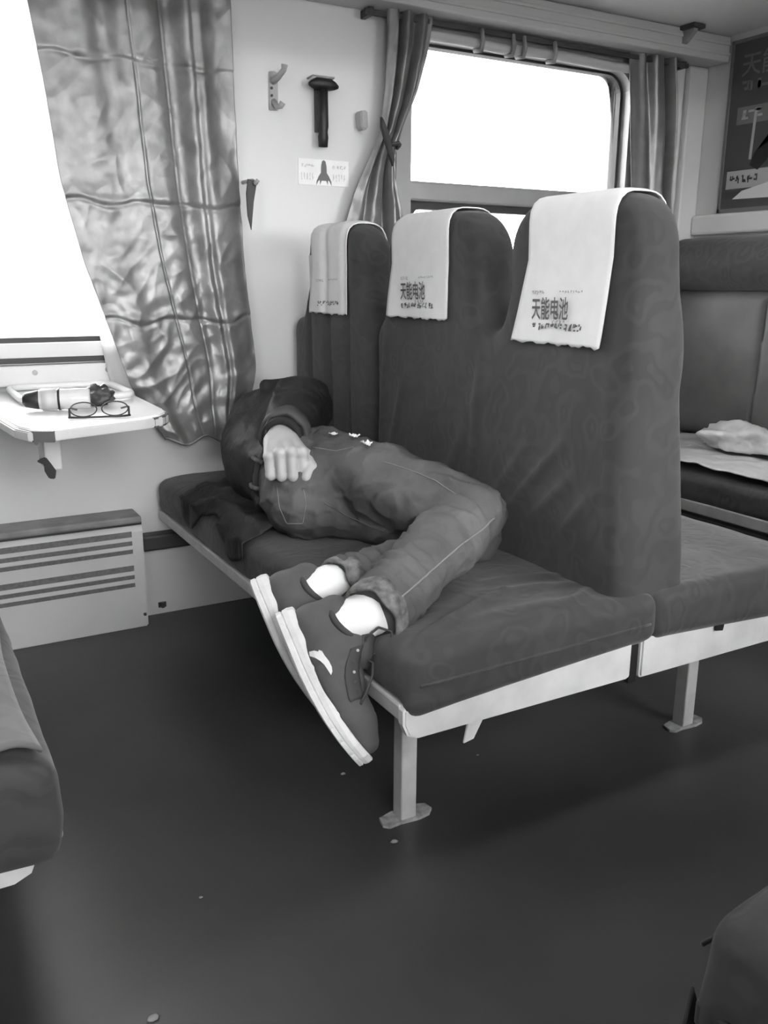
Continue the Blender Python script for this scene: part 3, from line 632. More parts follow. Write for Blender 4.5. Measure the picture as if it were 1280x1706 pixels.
# poster on the end wall
po = thing('wall_poster', 'dark poster with pale headings and a white lower block on the end wall', 'poster', (X1, -.45, 1.29))
PX = 2.194
def pq(name, y0, y1, z0, z1, m, d=.0008, sk=0): return obj(name, [(PX-d, y0, z0), (PX-d, y1, z0), (PX-d, y1+sk, z1), (PX-d, y0+sk, z1)], [(0, 1, 2, 3)], m, po)
q = MB(); q.box((PX, -.80, 1.29), (X1-.0005, -.145, 1.868)); q.obj('sheet', 'poster', po)
q = MB()
for a, c in (((PX-.004, -.81, 1.28), (PX+.004, -.135, 1.292)), ((PX-.004, -.81, 1.866), (PX+.004, -.135, 1.878)), ((PX-.004, -.147, 1.28), (PX+.004, -.135, 1.878)), ((PX-.004, -.81, 1.28), (PX+.004, -.798, 1.878))): q.box(a, c)
q.obj('frame', 'poster_mid', po)
def ptext(txt, y0, z0, size, m, name):
    V, F = text_mesh(txt, size, .0008); obj(name, [(PX-.0012, y0-a, z0+c) for a, c in V], F, m, po)
ptext('天能电池', -.185, 1.755, .085, 'poster_mid', 'heading_print')
V, F = marks(0, .42, .045, 6, 70); obj('heading_print', [(PX-.0012, -.19-a, 1.688+c) for a, c in V], F, 'poster_mid', po, kind='stuff')
pq('text_band', -.62, -.185, 1.585, 1.645, 'poster_mid'); V, F = marks(0, .38, .035, 6, 71); obj('band_print', [(PX-.0014, -.20-a, 1.60+c) for a, c in V], F, 'poster_light', po, kind='stuff')
pq('pole_print', -.268, -.256, 1.46, 1.63, 'poster_light', .001, -.006)
obj('figure_print', [(PX-.0011, y, z) for y, z in ((-.262, 1.44), (-.30, 1.42), (-.335, 1.45), (-.36, 1.56), (-.42, 1.64), (-.44, 1.50), (-.34, 1.52), (-.28, 1.48))], [tuple(range(8))], 'poster_black', po)
pq('text_block', -.37, -.165, 1.362, 1.425, 'poster_light'); V, F = marks(0, .13, .03, 5, 72); obj('block_print', [(PX-.0016, -.18-a, 1.378+c) for a, c in V], F, 'poster', po)
obj('white_shape', [(PX-.001, y, z) for y, z in ((-.20, 1.325), (-.42, 1.32), (-.44, 1.40), (-.34, 1.372), (-.24, 1.352))], [tuple(range(5))], 'poster_white', po)

# ================================================================== HEATER AND TABLE
ra = thing('heater_cover', 'painted heater casing with louvred vents under the table', 'heater', (-.75, -.04, 0))
q = MB(); q.prism([(0, 0), (.085, 0), (.085, .30), (.075, .322), (.05, .330), (0, .330)], ((-1.50, 0, 0), (0, -1, 0), (0, 0, 1), (1, 0, 0)), 1.435, .004); q.obj('casing', 'radiator', ra)
q = MB(); q.box((-1.52, -.105, .331), (-.07, 0, .352), .006); q.obj('top_ledge', 'ledge', ra)
q = MB(); q.box((-1.50, -.089, .322), (-.068, -.02, .331)); q.obj('shadow_gap', 'darkm', ra)
for z in (.2945, .269, .244, .190, .165, .140):
    q = MB(); q.box((-1.42, -.0865, z-.0085), (-.098, -.084, z+.0085)); q.obj('vent_slot', 'slot', ra)
for z in (.282, .2565, .1775, .1525):
    q = MB(); q.prism([(-.0865, -.002), (-.094, -.006), (-.094, -.003), (-.0865, .004)], ((-1.42, 0, z), (0, 1, 0), (0, 0, 1), (1, 0, 0)), 1.322); q.obj('louvre', 'radiator', ra)
q = MB(); q.tube([(-.075, -.085, .04), (-.075, -.089, .04)], .005, 8); q.obj('screw', 'darkm', ra)
b = MB(); b.tube([(.0, -.002, .03), (.0, -.014, .03)], .009, 8); b.box((-.012, -.006, .022), (.012, 0, .038)); tag(b.obj('wall_bolt', 'darkm'), 'dark bolt low on the wall beside the heater', 'bolt')

tt = thing('window_table', 'small white wall table with rounded front corners', 'table', (-.27, -.3, .55))
ol = [(-.455, 0), (-.462, -.44), (-.445, -.63), (-.425, -.685), (-.385, -.705), (-.18, -.635), (-.135, -.61), (-.112, -.575), (-.10, -.52), (-.092, -.03), (-.092, 0)]
olp = ol
q = MB(); q.prism(olp, ((0, 0, .698), (1, 0, 0), (0, 1, 0), (0, 0, 1)), .022, .003); q.obj('table_top', 'table', tt)
q = MB(); q.prism([(p[0]*1.0+(.006 if p[0] > -.2 else -.006), p[1]-.006*(p[1] < -.3)) for p in olp], ((0, 0, .694), (1, 0, 0), (0, 1, 0), (0, 0, 1)), .021, .003); q.obj('edge_band', 'edge', tt)
for P4 in (((-.441, -.642), (-.421, -.697), (-.384, -.716), (-.380, -.708), (-.418, -.69), (-.436, -.64)), ((-.150, -.628), (-.118, -.60), (-.098, -.555), (-.106, -.553), (-.125, -.594), (-.155, -.618))):
    q = MB(); q.prism(P4, ((0, 0, .693), (1, 0, 0), (0, 1, 0), (0, 0, 1)), .023); q.obj('corner_cap', 'edge_dark', tt)
q = MB(); q.prism([(0, 0), (.40, 0), (.38, -.02), (.05, -.12), (0, -.12)], ((-.335, 0, .695), (0, -1, 0), (0, 0, 1), (1, 0, 0)), .02, .002); q.obj('bracket', 'radiator', tt)
q = MB(); q.box((-.362, -.40, .57), (-.322, -.30, .694), .004); q.obj('bracket_plate', 'radiator', tt)
bo = thing('bottle_opener', 'small dark bottle opener fixed under the table', 'opener', (-.35, -.405, .555))
q = MB(); q.prism([(-.012, 0), (.002, .004), (.012, -.012), (.022, -.03), (.018, -.05), (.004, -.048), (-.004, -.03), (-.004, -.014), (-.02, -.004)], ((-.362, -.403, .602), (1, 0, 0), (0, 0, 1), (0, -1, 0)), .012, .002); q.obj('blade', 'blackp', bo)

TZ = .7205
ty = thing('serving_tray', 'shallow white tray with a raised rim on the small table', 'tray', (-.25, -.18, TZ))
def rr2(cx, cy, hx, hy, r, n=6): return [(p[0], p[1]) for p in rrect(cx-hx, cx+hx, cy-hy, cy+hy, r, n)]
A = rr2(-.255, -.185, .135, .150, .05); q = MB(); q.prism(A, ((0, 0, TZ), (1, 0, 0), (0, 1, 0), (0, 0, 1)), .004); q.obj('base', 'tray', ty)
q = MB(); q.tube([(p[0], p[1], TZ+.014) for p in A+A[:1]], .009, 8, False); q.obj('rim', 'tray', ty, True)
BT = thing('drink_bottle', 'small labelled bottle with a dark cap lying in front of the tray', 'bottle', (-.32, -.43, TZ))
a0 = Vector((-.400, -.415, TZ+.026)); ax = Vector((1, -.25, 0)).normalized()
def lathe(prof, n=20):
    e1 = ax.orthogonal().normalized(); e2 = ax.cross(e1); V = []; F = []
    for (t_, r) in prof:
        for k in range(n): q_ = 2*math.pi*k/n; V.append(a0+ax*t_+(e1*math.cos(q_)+e2*math.sin(q_))*r)
    for i in range(len(prof)-1):
        for k in range(n): F.append((i*n+k, i*n+(k+1) % n, (i+1)*n+(k+1) % n, (i+1)*n+k))
    F += [tuple(range(n-1, -1, -1)), tuple((len(prof)-1)*n+k for k in range(n))]; return V, F
V, F = lathe([(.03, .017), (.038, .024), (.145, .025), (.15, .022)]); obj('body', V, F, 'plastic', BT, True)
V, F = lathe([(0, .012), (.006, .017), (.03, .022), (.036, .0225)]); obj('cap', V, F, 'blackp', BT, True)
V, F = lathe([(.042, .0256), (.075, .0256)]); obj('label', V, F, 'label', BT, True)
V, F = lathe([(.078, .0258), (.083, .0258)]); obj('ring', V, F, 'blackp', BT, True)
bm = bmesh.new(); bmesh.ops.create_icosphere(bm, subdivisions=4, radius=1)
for v in bm.verts:
    p = v.co*(1+.5*mnoise.noise(v.co*2.2)+.3*abs(mnoise.noise(v.co*5))); v.co = Vector((-.225+p.x*.035, -.385+p.y*.03, max(TZ+.022+p.z*.024, TZ+.0005)))
q = MB(); q.bm(bm); tag(q.obj('crumpled_wrapper', 'darkm', None, True), 'dark crumpled wrapper at the foot of the lying bottle', 'wrapper')
b = MB(); b.tube([(-.365, -.29, TZ+.008), (-.31, -.285, TZ+.009), (-.26, -.28, TZ+.011), (-.235, -.28, TZ+.009)], [.0035, .004, .006, .004], 8)
tag(b.obj('plastic_spoon', 'ledge', None, True), 'grey plastic spoon lying in the white tray', 'spoon')
gl = thing('eyeglasses', 'thin dark-framed eyeglasses lying on the table edge', 'eyeglasses', (-.22, -.50, TZ))
g0 = Vector((-.330, -.585, TZ+.003)); g1 = Vector((-.200, -.610, TZ+.003))
def gp(t_, d, z): return g0.lerp(g1, t_)+Vector((.02, .10, 0))*d+Vector((0, 0, z))
for a_, c_ in ((.03, .46), (.54, .97)):
    V = [gp(a_+(c_-a_)*(.5+.5*math.cos(q_)), .04, .016+.016*math.sin(q_)) for q_ in np.linspace(0, 2*math.pi, 25)]
    q = MB(); q.tube(V, .0014, 6, False); q.obj('lens_rim', 'blackp', gl, True)
    q = MB(); q.add([tuple(v) for v in V[:-1]], [tuple(range(24))]); q.obj('lens', 'glass', gl)
q = MB(); q.tube([gp(.0, 0, 0), gp(.12, -.06, 0), gp(.5, -.10, 0), gp(.88, -.06, 0), gp(1, 0, 0)], .0025, 6); q.obj('brow_bar', 'blackp', gl, True)
for t_ in (.02, .98):
    q = MB(); q.tube([gp(t_, 0, .002), gp(t_, .08, .018), gp(t_+(.14 if t_ < .5 else -.14)*.2, .55, .012), gp(t_+(.5 if t_ < .5 else -.5)*.2, 1.0, .003)], .0024, 6); q.obj('temple', 'blackp', gl, True)

# crumbs of litter on the floor
for i, (x, y, r, lab) in enumerate(((.078, -1.115, .007, 'pale litter scrap on the floor beneath the hanging shoe'), (.056, -1.371, .008, 'grey litter scrap in front of the bench foot plate'), (-.309, -1.344, .004, 'tiny white crumb on the open floor between the benches'), (.375, -1.19, .004, 'tiny pale crumb on the floor under the bench'), (-.448, -1.558, .010, 'dark-edged scrap on the aisle floor'))):
    bm = bmesh.new(); bmesh.ops.create_icosphere(bm, subdivisions=2, radius=1)
    for v in bm.verts:
        p = v.co*(1+.5*mnoise.noise(v.co*2+Vector((i*7, 0, 0)))); r2 = r*.62; v.co = Vector((x+p.x*r2*1.3, y+p.y*r2, max(.0002, r2*.3+p.z*r2*.4)))
    q = MB(); q.bm(bm); tag(q.obj('litter_scrap', 'litter', None, True), lab, 'litter', 'litter on the floor')

# ================================================================== THE SLEEPING PERSON
from mathutils.bvhtree import BVHTree
def V3(*a): return np.array(a, float)
def pray(px, py): return (rt*((px-640)/FPX)-up*((py-853)/FPX)+fw).normalized()
def on_mesh(bvh, px, py, lift=.0):
    """point on a built surface seen at a photo pixel, raised along its normal"""
    h, n, i, d = bvh.ray_cast(CAM, pray(px, py))
    if h is None: return None
    if n.dot(pray(px, py)) > 0: n = -n
    return h+n*lift
def bvh_of(V, F): return BVHTree.FromPolygons([tuple(v) for v in V], [tuple(int(i) for i in f) for f in F])
def nrm(v): return v/np.linalg.norm(v)

PE = thing('person', 'person asleep on the bench in dark jacket, jeans and grey sneakers', 'person', (.2, -.75, .45))
SR, ER, WRS = V3(.27, -.25, .625), V3(.262, -.525, .700), V3(.100, -.764, .665)
HIPR, HIPL = V3(.21, -.77, .592), V3(.205, -.77, .530)
KNR, KNL = V3(.335, -1.195, .556), V3(.372, -1.15, .502)
# shoe frames (heel, toe axis, up axis, outer side)
Lx = nrm(V3(.035, -.184, -.222)); Uz = nrm(V3(.95, .03, .305)-Lx*(V3(.95, .03, .305)@Lx)); Sy = np.cross(Lx, Uz); _c, _s = math.cos(.30), math.sin(.30); Uz, Sy = Uz*_c+Sy*_s, Sy*_c-Uz*_s
HR, HL = V3(-.130, -1.271, .455), V3(-.128, -1.148, .478)
def sh(H, p): return H+Lx*p[0]+Sy*p[1]+Uz*p[2]
ANR, ANL = sh(HR, (.080, 0, .145))+V3(.005, 0, .012), sh(HL, (.078, 0, .140))+V3(.005, 0, .006)

# ---- body: one continuous skin mesh
B = Field((-.16, -1.50, .20), (.50, 0.0, .76), .0031)
B.chain([(V3(.20, -.77, .56), .085), (V3(.19, -.66, .56), .09), (V3(.20, -.50, .565), .10), (V3(.245, -.34, .57), .10), (V3(.28, -.24, .565), .085)], .04)
B.chain([(V3(.28, -.25, .565), .06), (V3(.30, -.18, .56), .05)], .02)
B.chain([(SR+V3(0, 0, -.04), .06), (SR, .06), (ER, .045), (ER*.6+WRS*.4, .04), (WRS, .027)], .02)
SL, EL, WL = V3(.29, -.24, .525), V3(.385, -.44, .51), V3(.39, -.25, .50)
B.chain([(SL, .055), (EL, .042), (WL, .026)], .02)
for H_, K_, A_ in ((HIPR, KNR, ANR), (HIPL, KNL, ANL)): B.chain([(H_, .075), (K_, .05), (K_*.65+A_*.35, .042), (A_, .024)], .02)
for H_, A_ in ((HR, ANR), (HL, ANL)):
    B.chain([(A_, .024), (sh(H_, (.064, 0, .100)), .024), (sh(H_, (.05, 0, .06)), .026)], .01); B.chain([(sh(H_, (.062, 0, .08)), .028), (sh(H_, (.15, 0, .058)), .024), (sh(H_, (.235, 0, .048)), .018)], .01)
# head: crown towards the wall, face towards the backrest
hc = V3(.335, -.155, .555); hu = nrm(V3(.12, .99, .0)); hf = nrm(V3(.98, -.12, -.12)); hs = np.cross(hu, hf); HRt = np.array([hf, hs, hu])
def hp(f, s_, u): return hc+hf*f+hs*s_+hu*u
B.ell(hp(-.01, 0, .02), (.092, .074, .085), .02, HRt); B.ell(hp(.022, 0, -.035), (.062, .058, .070), .03, HRt)
B.cone(hp(.045, 0, -.085), hp(.03, 0, -.08), .022, .03, .03); B.cone(hp(-.03, 0, -.06), V3(.30, -.21, .56), .05, .052, .03)
B.cone(hp(.078, 0, .012), hp(.098, 0, -.025), .008, .012, .012); B.ell(hp(.088, 0, -.03), (.012, .017, .010), .008, HRt)
for e in (-1, 1):
    B.ell(hp(.082, e*.031, .008), (.012, .016, .010), .008, HRt, '-'); B.ell(hp(.068, e*.031, .006), (.013, .015, .012), .003, HRt)
    B.cone(hp(.080, e*.018, .026), hp(.070, e*.045, .024), .007, .006, .008)
    B.ell(hp(-.008, e*.075, -.005), (.018, .008, .030), .006, HRt); B.ell(hp(-.004, e*.083, -.003), (.009, .005, .016), .004, HRt, '-')
B.cone(hp(.080, -.022, -.058), hp(.080, .022, -.058), .007, .007, .006); B.cone(hp(.086, -.02, -.0575), hp(.086, .02, -.0575), .0028, .0028, .003, '-')
# right hand: loose fist laid on the hip, knuckles towards the feet
def fist(W, e1, e2, e3, s, k=.0018):
    o = [.033, .0112, -.0108, -.031]; a = [.97, 1.02, .97, .88]; dz = [0, .005, .002, -.005]; ln = [.043, .046, .043, .036]
    for i in range(4):
        Kn = W+(e1*.088*a[i]+e2*o[i]+e3*dz[i])*s
        B.cone(W+(e2*o[i]*.55+e1*.006)*s, Kn, .019*s, .0115*s, .006)
        B.ell(Kn+e3*.003*s, (.0125*s,)*3, .004)
        Pm = Kn+(e1*.30-e3*.95)*ln[i]*s; B.cone(Kn, Pm, .0112*s, .0102*s, k)
        Qm = Pm+(-e1*.93-e3*.30)*ln[i]*.62*s; B.cone(Pm, Qm, .0108*s, .0095*s, k); B.cone(Qm, Qm+(-e1*.35+e3*.8)*.016*s, .0095*s, .0085*s, k)
    T0, T1 = W+(e2*.024+e1*.022-e3*.012)*s, W+(e2*.046+e1*.058-e3*.018)*s; T2 = W+(e2*.049+e1*.094-e3*.026)*s; T3 = W+(e2*.036+e1*.112-e3*.040)*s
    B.cone(T0, T1, .018*s, .0150*s, .012); B.cone(T1, T2, .0142*s, .0120*s, .004); B.cone(T2, T3, .0120*s, .0098*s, .003)
    B.cone(W-e1*.03*s, W+e1*.012*s, .026*s, .027*s, .015)
    return T3
e1 = nrm(V3(-.28, -.93, -.17)); e2 = nrm(V3(.87, -.49, 0)-e1*(V3(.87, -.49, 0)@e1)); e3 = np.cross(e2, e1); e3 = e3 if e3[2] > 0 else -e3
fist(WRS, e1, e2, e3, 1.12)
f1 = nrm(WL-EL); f2 = nrm(V3(0, 0, 1)-f1*f1[2]); fist(WL, f1, f2, np.cross(f1, f2), .95)
V, F = B.mesh(); obj('body', V, F, 'skin', PE, True)
# ---- hair
H = Field((.18, -.30, .42), (.50, 0.0, .70), .005)
H.ell(hp(-.016, 0, .024), (.100, .083, .094), .02, HRt); H.ell(hp(-.055, 0, -.035), (.055, .068, .06), .03, HRt)
def hcut(X, Y, Z, d):
    q = np.stack([X-hc[0], Y-hc[1], Z-hc[2]], -1); f = q@hf; u = q@hu
    return smax(d, f-(.045+.5*(u-.03)*(u > .03)+1.6*(u-.03)*(u < .03)), .01)-.004*vnoise(X*22, Y*9, Z*22, 8, 2)
H.func(hcut); V, F = H.mesh(); obj('hair', V, F, 'hair', PE, True)

# ---- jeans
J = Field((-.06, -1.46, .40), (.48, -.48, .76), .0048)
J.ell(V3(.205, -.775, .560), (.115, .14, .108), .03); J.ell(V3(.130, -.815, .555), (.080, .10, .080), .05); J.ell(V3(.135, -.80, .52), (.085, .11, .070), .05)
J.chain([(V3(.195, -.62, .560), .102), (V3(.195, -.72, .560), .110)], .04)
J.chain([(HIPL, .088), (HIPL*.5+KNL*.5, .070), (KNL, .056)], .03)
J.chain([(KNL, .056), (KNL*.6+ANL*.4+V3(0, 0, -.008), .047), (ANL, .047)], .010)
J.chain([(HIPR+V3(0, .0, .0), .088), (HIPR*.55+KNR*.45+V3(-.005, 0, .008), .084), (KNR+V3(-.008, 0, .004), .066)], .014)
J.chain([(KNR, .066), (KNR*.62+ANR*.38, .060), (ANR+(KNR-ANR)*.12, .055), (ANR, .055)], .012)
def fold(p, q, r, k=.022): J.cone(p, q, r, r*.7, k)
def wrk(X, Y, Z, d):
    w = .0060*vnoise(X*5+Z*4, Y*4.5, Z*5-Y*3, 3, 3)+.0048*np.abs(vnoise(X*13, Y*9+X*8, Z*13, 9, 2))
    rg = np.clip(1-np.abs(vnoise(X*6, Y*3.4+Z*2, Z*6, 41, 2))*2.2, 0, 1)**3; w = w+.0055*rg
    rg2 = np.clip(1-np.abs(vnoise(X*11+Y*4, Y*8, Z*9-Y*5, 47, 2))*2.5, 0, 1)**3; w = w+.0035*rg2
    cr = np.abs(np.sin((X*.7+Y*1.0+Z*.9)*34+2.2*vnoise(X*4, Y*4, Z*4, 31, 2)))**.6
    w = w-.010*np.exp(-((Y+.98)/.10)**2)*np.exp(-((Z-.57)/.05)**2)*(1-cr)*(X < .26)
    cr2 = np.abs(np.sin((X*1.3-Y*.5-Z*.6)*40+2*vnoise(X*5, Y*5, Z*5, 33, 2)))**.6
    w = w-.007*np.exp(-((Y+.80)/.10)**2)*(1-cr2)*(X < .2)
    kz = np.exp(-((Y+1.19)/.07)**2-((X-.27)/.08)**2); w = w+.006*kz*np.sin((X*.9+Y*.45+Z*.3)*150)
    an = np.exp(-((X-.07)/.05)**2-((Y+1.26)/.12)**2); w = w+.005*an*np.sin((X+Z*.4)*190+Y*30)
    d = d-w
    ax_ = nrm(ANR-KNR); cut = (X-ANR[0])*ax_[0]+(Y-ANR[1])*ax_[1]+(Z-ANR[2])*ax_[2]
    dr = np.sqrt((X-ANR[0])**2+(Y-ANR[1])**2+(Z-ANR[2])**2); d = np.where(dr < .085, np.maximum(d, cut), d)
    ax2 = nrm(ANL-KNL); cut2 = (X-ANL[0])*ax2[0]+(Y-ANL[1])*ax2[1]+(Z-ANL[2])*ax2[2]
    dl = np.sqrt((X-ANL[0])**2+(Y-ANL[1])**2+(Z-ANL[2])**2); return np.where((dl < .075) & (dr > .06), np.maximum(d, cut2), d)
J.func(wrk); JV, JF = J.mesh(); jeans = obj('jeans', JV, JF, 'jeans', PE, True); JB = bvh_of(JV, JF)
def ring_at(c, axis, r, th, wd, n=36, ph=0, wob=.0, e=1.0):
    """flattened band round an axis: mesh verts/faces"""
    a = nrm(np.array(axis, float)); u_ = nrm(np.cross(a, V3(.01, .02, 1))); v_ = np.cross(a, u_); V = []; F = []
    prof = [(-wd/2, -th/2), (-wd/2, th/2), (0, th*.75), (wd/2, th/2), (wd/2, -th/2)]
    for k in range(n):
        q_ = 2*math.pi*k/n; rr = r*(1+wob*math.sin(3*q_+ph)+wob*.6*math.sin(7*q_+2*ph))
        for (s_, t_) in prof: V.append(c+a*(s_+wob*.12*math.sin(5*q_+ph))+(u_*math.cos(q_)*e+v_*math.sin(q_))*(rr+t_))
    m = len(prof)
    for k in range(n):
        j = (k+1) % n
        for p in range(m): F.append((k*m+p, k*m+(p+1) % m, j*m+(p+1) % m, j*m+p))
    return V, F
V, F = ring_at(ANR+nrm(KNR-ANR)*.012, ANR-KNR, .057, .006, .042, wob=.03, ph=1); obj('cuff', V, F, 'denim_hem', jeans, True)
V, F = ring_at(ANL+nrm(KNL-ANL)*.012, ANL-KNL, .049, .006, .038, wob=.03, ph=2); obj('cuff', V, F, 'denim_hem', jeans, True)
def seam(pix, r, name, m, bv, par, n=24, lift=.001):
    pix = np.array(pix, float); t = np.linspace(0, 1, n); s_ = np.linspace(0, 1, len(pix))
    P = [on_mesh(bv, np.interp(q_, s_, pix[:, 0]), np.interp(q_, s_, pix[:, 1]), lift) for q_ in t]; P = [p for p in P if p is not None]
    if len(P) > 2:
        q = MB(); q.tube(P, r, 6); return q.obj(name, m, par, True)
seam([(824, 862), (806, 880), (770, 906), (735, 936), (700, 968), (672, 992), (656, 1006)], .0016, 'outer_seam', 'stitch', JB, jeans, 40)
seam([(640, 770), (680, 782), (725, 800), (760, 824)], .0010, 'outer_seam', 'stitch', JB, jeans, 20)
seam([(540, 838), (580, 860), (620, 878), (640, 885)], .0016, 'inner_seam', 'jeans', JB, jeans, 20)
seam([(520, 745), (560, 752), (590, 745)], .0008, 'pocket_seam', 'stitch', JB, jeans, 14)
# waistband, belt and belt loops
WB = V3(.195, -.665, .560)
V, F = ring_at(WB, (0.05, 1, .05), .112, .008, .040, wob=.012, n=48); obj('waistband', V, F, 'denim_hem', jeans, True)
V, F = ring_at(WB, (0.05, 1, .05), .119, .006, .030, wob=.010, n=48); belt = obj('belt', V, F, 'shoe_dark', jeans, True)
for q_ in (2.5, 2.95, 3.5, 4.2):
    a = nrm(V3(.05, 1, .05)); u_ = nrm(np.cross(a, V3(.01, .02, 1))); v_ = np.cross(a, u_); d_ = u_*math.cos(q_)+v_*math.sin(q_)
    q = MB(); q.tube([WB+a*s_+d_*(r_) for s_, r_ in ((.026, .116), (.020, .127), (0, .130), (-.020, .127), (-.030, .118))], .006, 6); q.obj('belt_loop', 'denim_hem', jeans, True)
# back pocket outline
seam([(462, 812), (466, 845), (478, 872), (505, 872), (510, 840), (506, 815)], .0008, 'pocket_seam', 'stitch', JB, jeans, 40)

# ---- jacket
K = Field((.0, -.74, .42), (.47, -.02, .80), .0048)
K.chain([(V3(.195, -.635, .562), .119), (V3(.198, -.50, .565), .126), (V3(.24, -.36, .57), .126), (V3(.28, -.25, .572), .115), (V3(.30, -.19, .565), .075)], .05)
K.chain([(SR+V3(.0, .0, -.03), .085), (SR, .085), (ER*.55+SR*.45, .080), (ER, .076)], .04)
WC = WRS+nrm(ER-WRS)*.026
K.chain([(ER, .076), (ER*.5+WC*.5, .066), (WC, .046)], .02)
K.chain([(SL, .075), (EL, .055), (EL*.4+WL*.6, .045)], .03)
K.cone(V3(.29, -.20, .565), V3(.305, -.175, .56), .066, .062, .02)
for i in range(5):      # pleats running from the back to the hem
    x_ = .085+.026*i; K.cone(V3(x_+.04, -.36, .60+.012*i), V3(x_, -.67, .495+.035*i), .012, .016, .016)
for a_, c_, r_ in (((-.06, .10, .05), (.03, .08, .055), .016), ((-.05, .0, .06), (.05, -.01, .05), .015), ((-.09, -.06, .045), (-.01, -.09, .03), .013), ((-.11, -.10, .035), (-.04, -.13, .02), .012)):
    K.cone(ER+V3(*a_), ER+V3(*c_), r_, r_*.7, .02)
K.func(lambda X, Y, Z, d: d-.005*vnoise(X*6, Y*5, Z*6, 14, 3)-.004*np.abs(vnoise(X*14, Y*8, Z*14, 19, 2)))
KV, KF = K.mesh(); jk = obj('jacket', KV, KF, 'jacket', PE, True)
V, F = ring_at(WC+nrm(WRS-WC)*.004, WRS-ER, .041, .012, .026, wob=.01); obj('cuff', V, F, 'jacket_cuff', jk, True)
V, F = ring_at(WC+nrm(ER-WC)*.035, WRS-ER, .0525, .012, .055, wob=.02, ph=.5); obj('sleeve_panel', V, F, 'sleeve_band', jk, True)
# tail of the jacket spread on the seat edge
nu, nv = 46, 80; P = np.zeros((nu, nv, 3))
for i in range(nu):
    u = i/(nu-1)
    for j in range(nv):
        v = j/(nv-1); y = -.30-v*.50; s_ = .17-u*(.185+.02*math.sin(v*9))
        x = max(s_, -.010); z = .470+.03*max(0, s_-.06)/.1
        if s_ < .035: z = .466-.02*((.035-s_)/.035)**2
        if s_ < -.004: x = -.012; z = .445+(s_+.004)*2.2
        z += .012*abs(mnoise.noise(Vector((x*10+v*5, y*9, 1.5))))+.006*math.sin(u*14+v*7)*(u < .9); x -= .006*(s_ < 0)*abs(math.sin(v*17))
        P[i, j] = (x, y, z)
V, F = sheet(P[:, ::-1], .004); obj('jacket_tail', V, F, 'jacket', jk, True)

# ---- socks and shoes
def shoe_mesh():
    U = Field((-.02, -.06, 0), (.31, .06, .17), .0032)
    U.chain([(V3(.044, 0, .05), .037), (V3(.10, 0, .055), .040), (V3(.16, .002, .046), .042), (V3(.215, .003, .036), .040), (V3(.252, .003, .030), .030)], .02)
    U.cone(V3(.046, 0, .06), V3(.040, 0, .096), .036, .032, .015); U.cone(V3(.075, 0, .07), V3(.085, 0, .092), .037, .030, .015); U.cone(V3(.14, 0, .07), V3(.105, 0, .108), .026, .020, .02)
    def cut(X, Y, Z, d):
        d = smax(d, .026-Z, .006)
        t = np.clip((Z-.085)/.05, 0, 1); hole = np.sqrt(((X-.062)/1.15)**2+Y**2)-(.0285-.004*t); hole = np.maximum(hole, .085-Z)
        d = smax(d, -hole, .006); return d+.0015*np.exp(-((X-.118-.2*(Z-.04))/.003)**2)+.0012*np.exp(-((X-.205-.3*(Z-.03))/.003)**2)
    U.func(cut); V, F = U.mesh(); V[:, 2] += bend(V[:, 0]); return V, F
def bend(x): return .030*np.clip((np.asarray(x)-.10)/.19, 0, 1.2)**2
def sole_mesh():
    xs = [0, .008, .03, .07, .12, .16, .20, .235, .262, .282, .292]; wl = [.012, .026, .034, .036, .035, .040, .046, .045, .036, .022, .006]; wr_ = [-.012, -.026, -.034, -.035, -.033, -.037, -.042, -.041, -.034, -.020, -.006]
    t = np.linspace(0, 1, 60); xx = np.interp(t, np.linspace(0, 1, 11), xs); a = np.interp(xx, xs, wl); c = np.interp(xx, xs, wr_)
    out = [(x, y) for x, y in zip(xx, a)]+[(x, y) for x, y in zip(xx[::-1], c[::-1])]; n = len(out); V = []; F = []
    lev = [(0, -.005), (.003, 0), (.011, .0), (.013, -.0022), (.015, 0), (.024, .001), (.034, -.001), (.036, -.004)]
    for z, o in lev:
        for k, (x, y) in enumerate(out):
            f = 1+o/.04; lift = float(bend(x)); hz = z*(1.0 if x < .15 else 1-.25*min(1, (x-.15)/.1))
            notch = .0018*(math.sin(x*260) > .8)*(z < .012); V.append(((x-.145)*(1+o/.145)+.145, y*f-math.copysign(notch, y), hz+lift))
    L_ = len(lev)
    for i in range(L_-1):
        for k in range(n): j = (k+1) % n; F.append((i*n+k, i*n+j, (i+1)*n+j, (i+1)*n+k))
    h_ = n//2
    for base, fl in ((0, True), ((L_-1)*n, False)):
        for k in range(h_-1):
            f = (base+k, base+k+1, base+n-2-k, base+n-1-k); F.append(f[::-1] if fl else f)
    return np.array(V), F
UV, UF = shoe_mesh(); SV, SF = sole_mesh(); LB = bvh_of(UV, UF)
def side(x, z, lift):
    h_, n_, i_, d_ = LB.ray_cast(Vector((x, .12, z+float(bend(x)))), Vector((0, -1, 0)))
    return None if h_ is None else h_+Vector((0, lift, lift*.5))
def stay_z(x):
    for z_ in np.arange(.14, .03, -.002):
        if side(x, z_, 0) is not None: return z_-.006
    return .05
def xf(H_, V, mir): V = np.array(V, float); return H_+np.outer(V[:, 0], Lx)+np.outer(V[:, 1]*mir, Sy)+np.outer(V[:, 2], Uz)
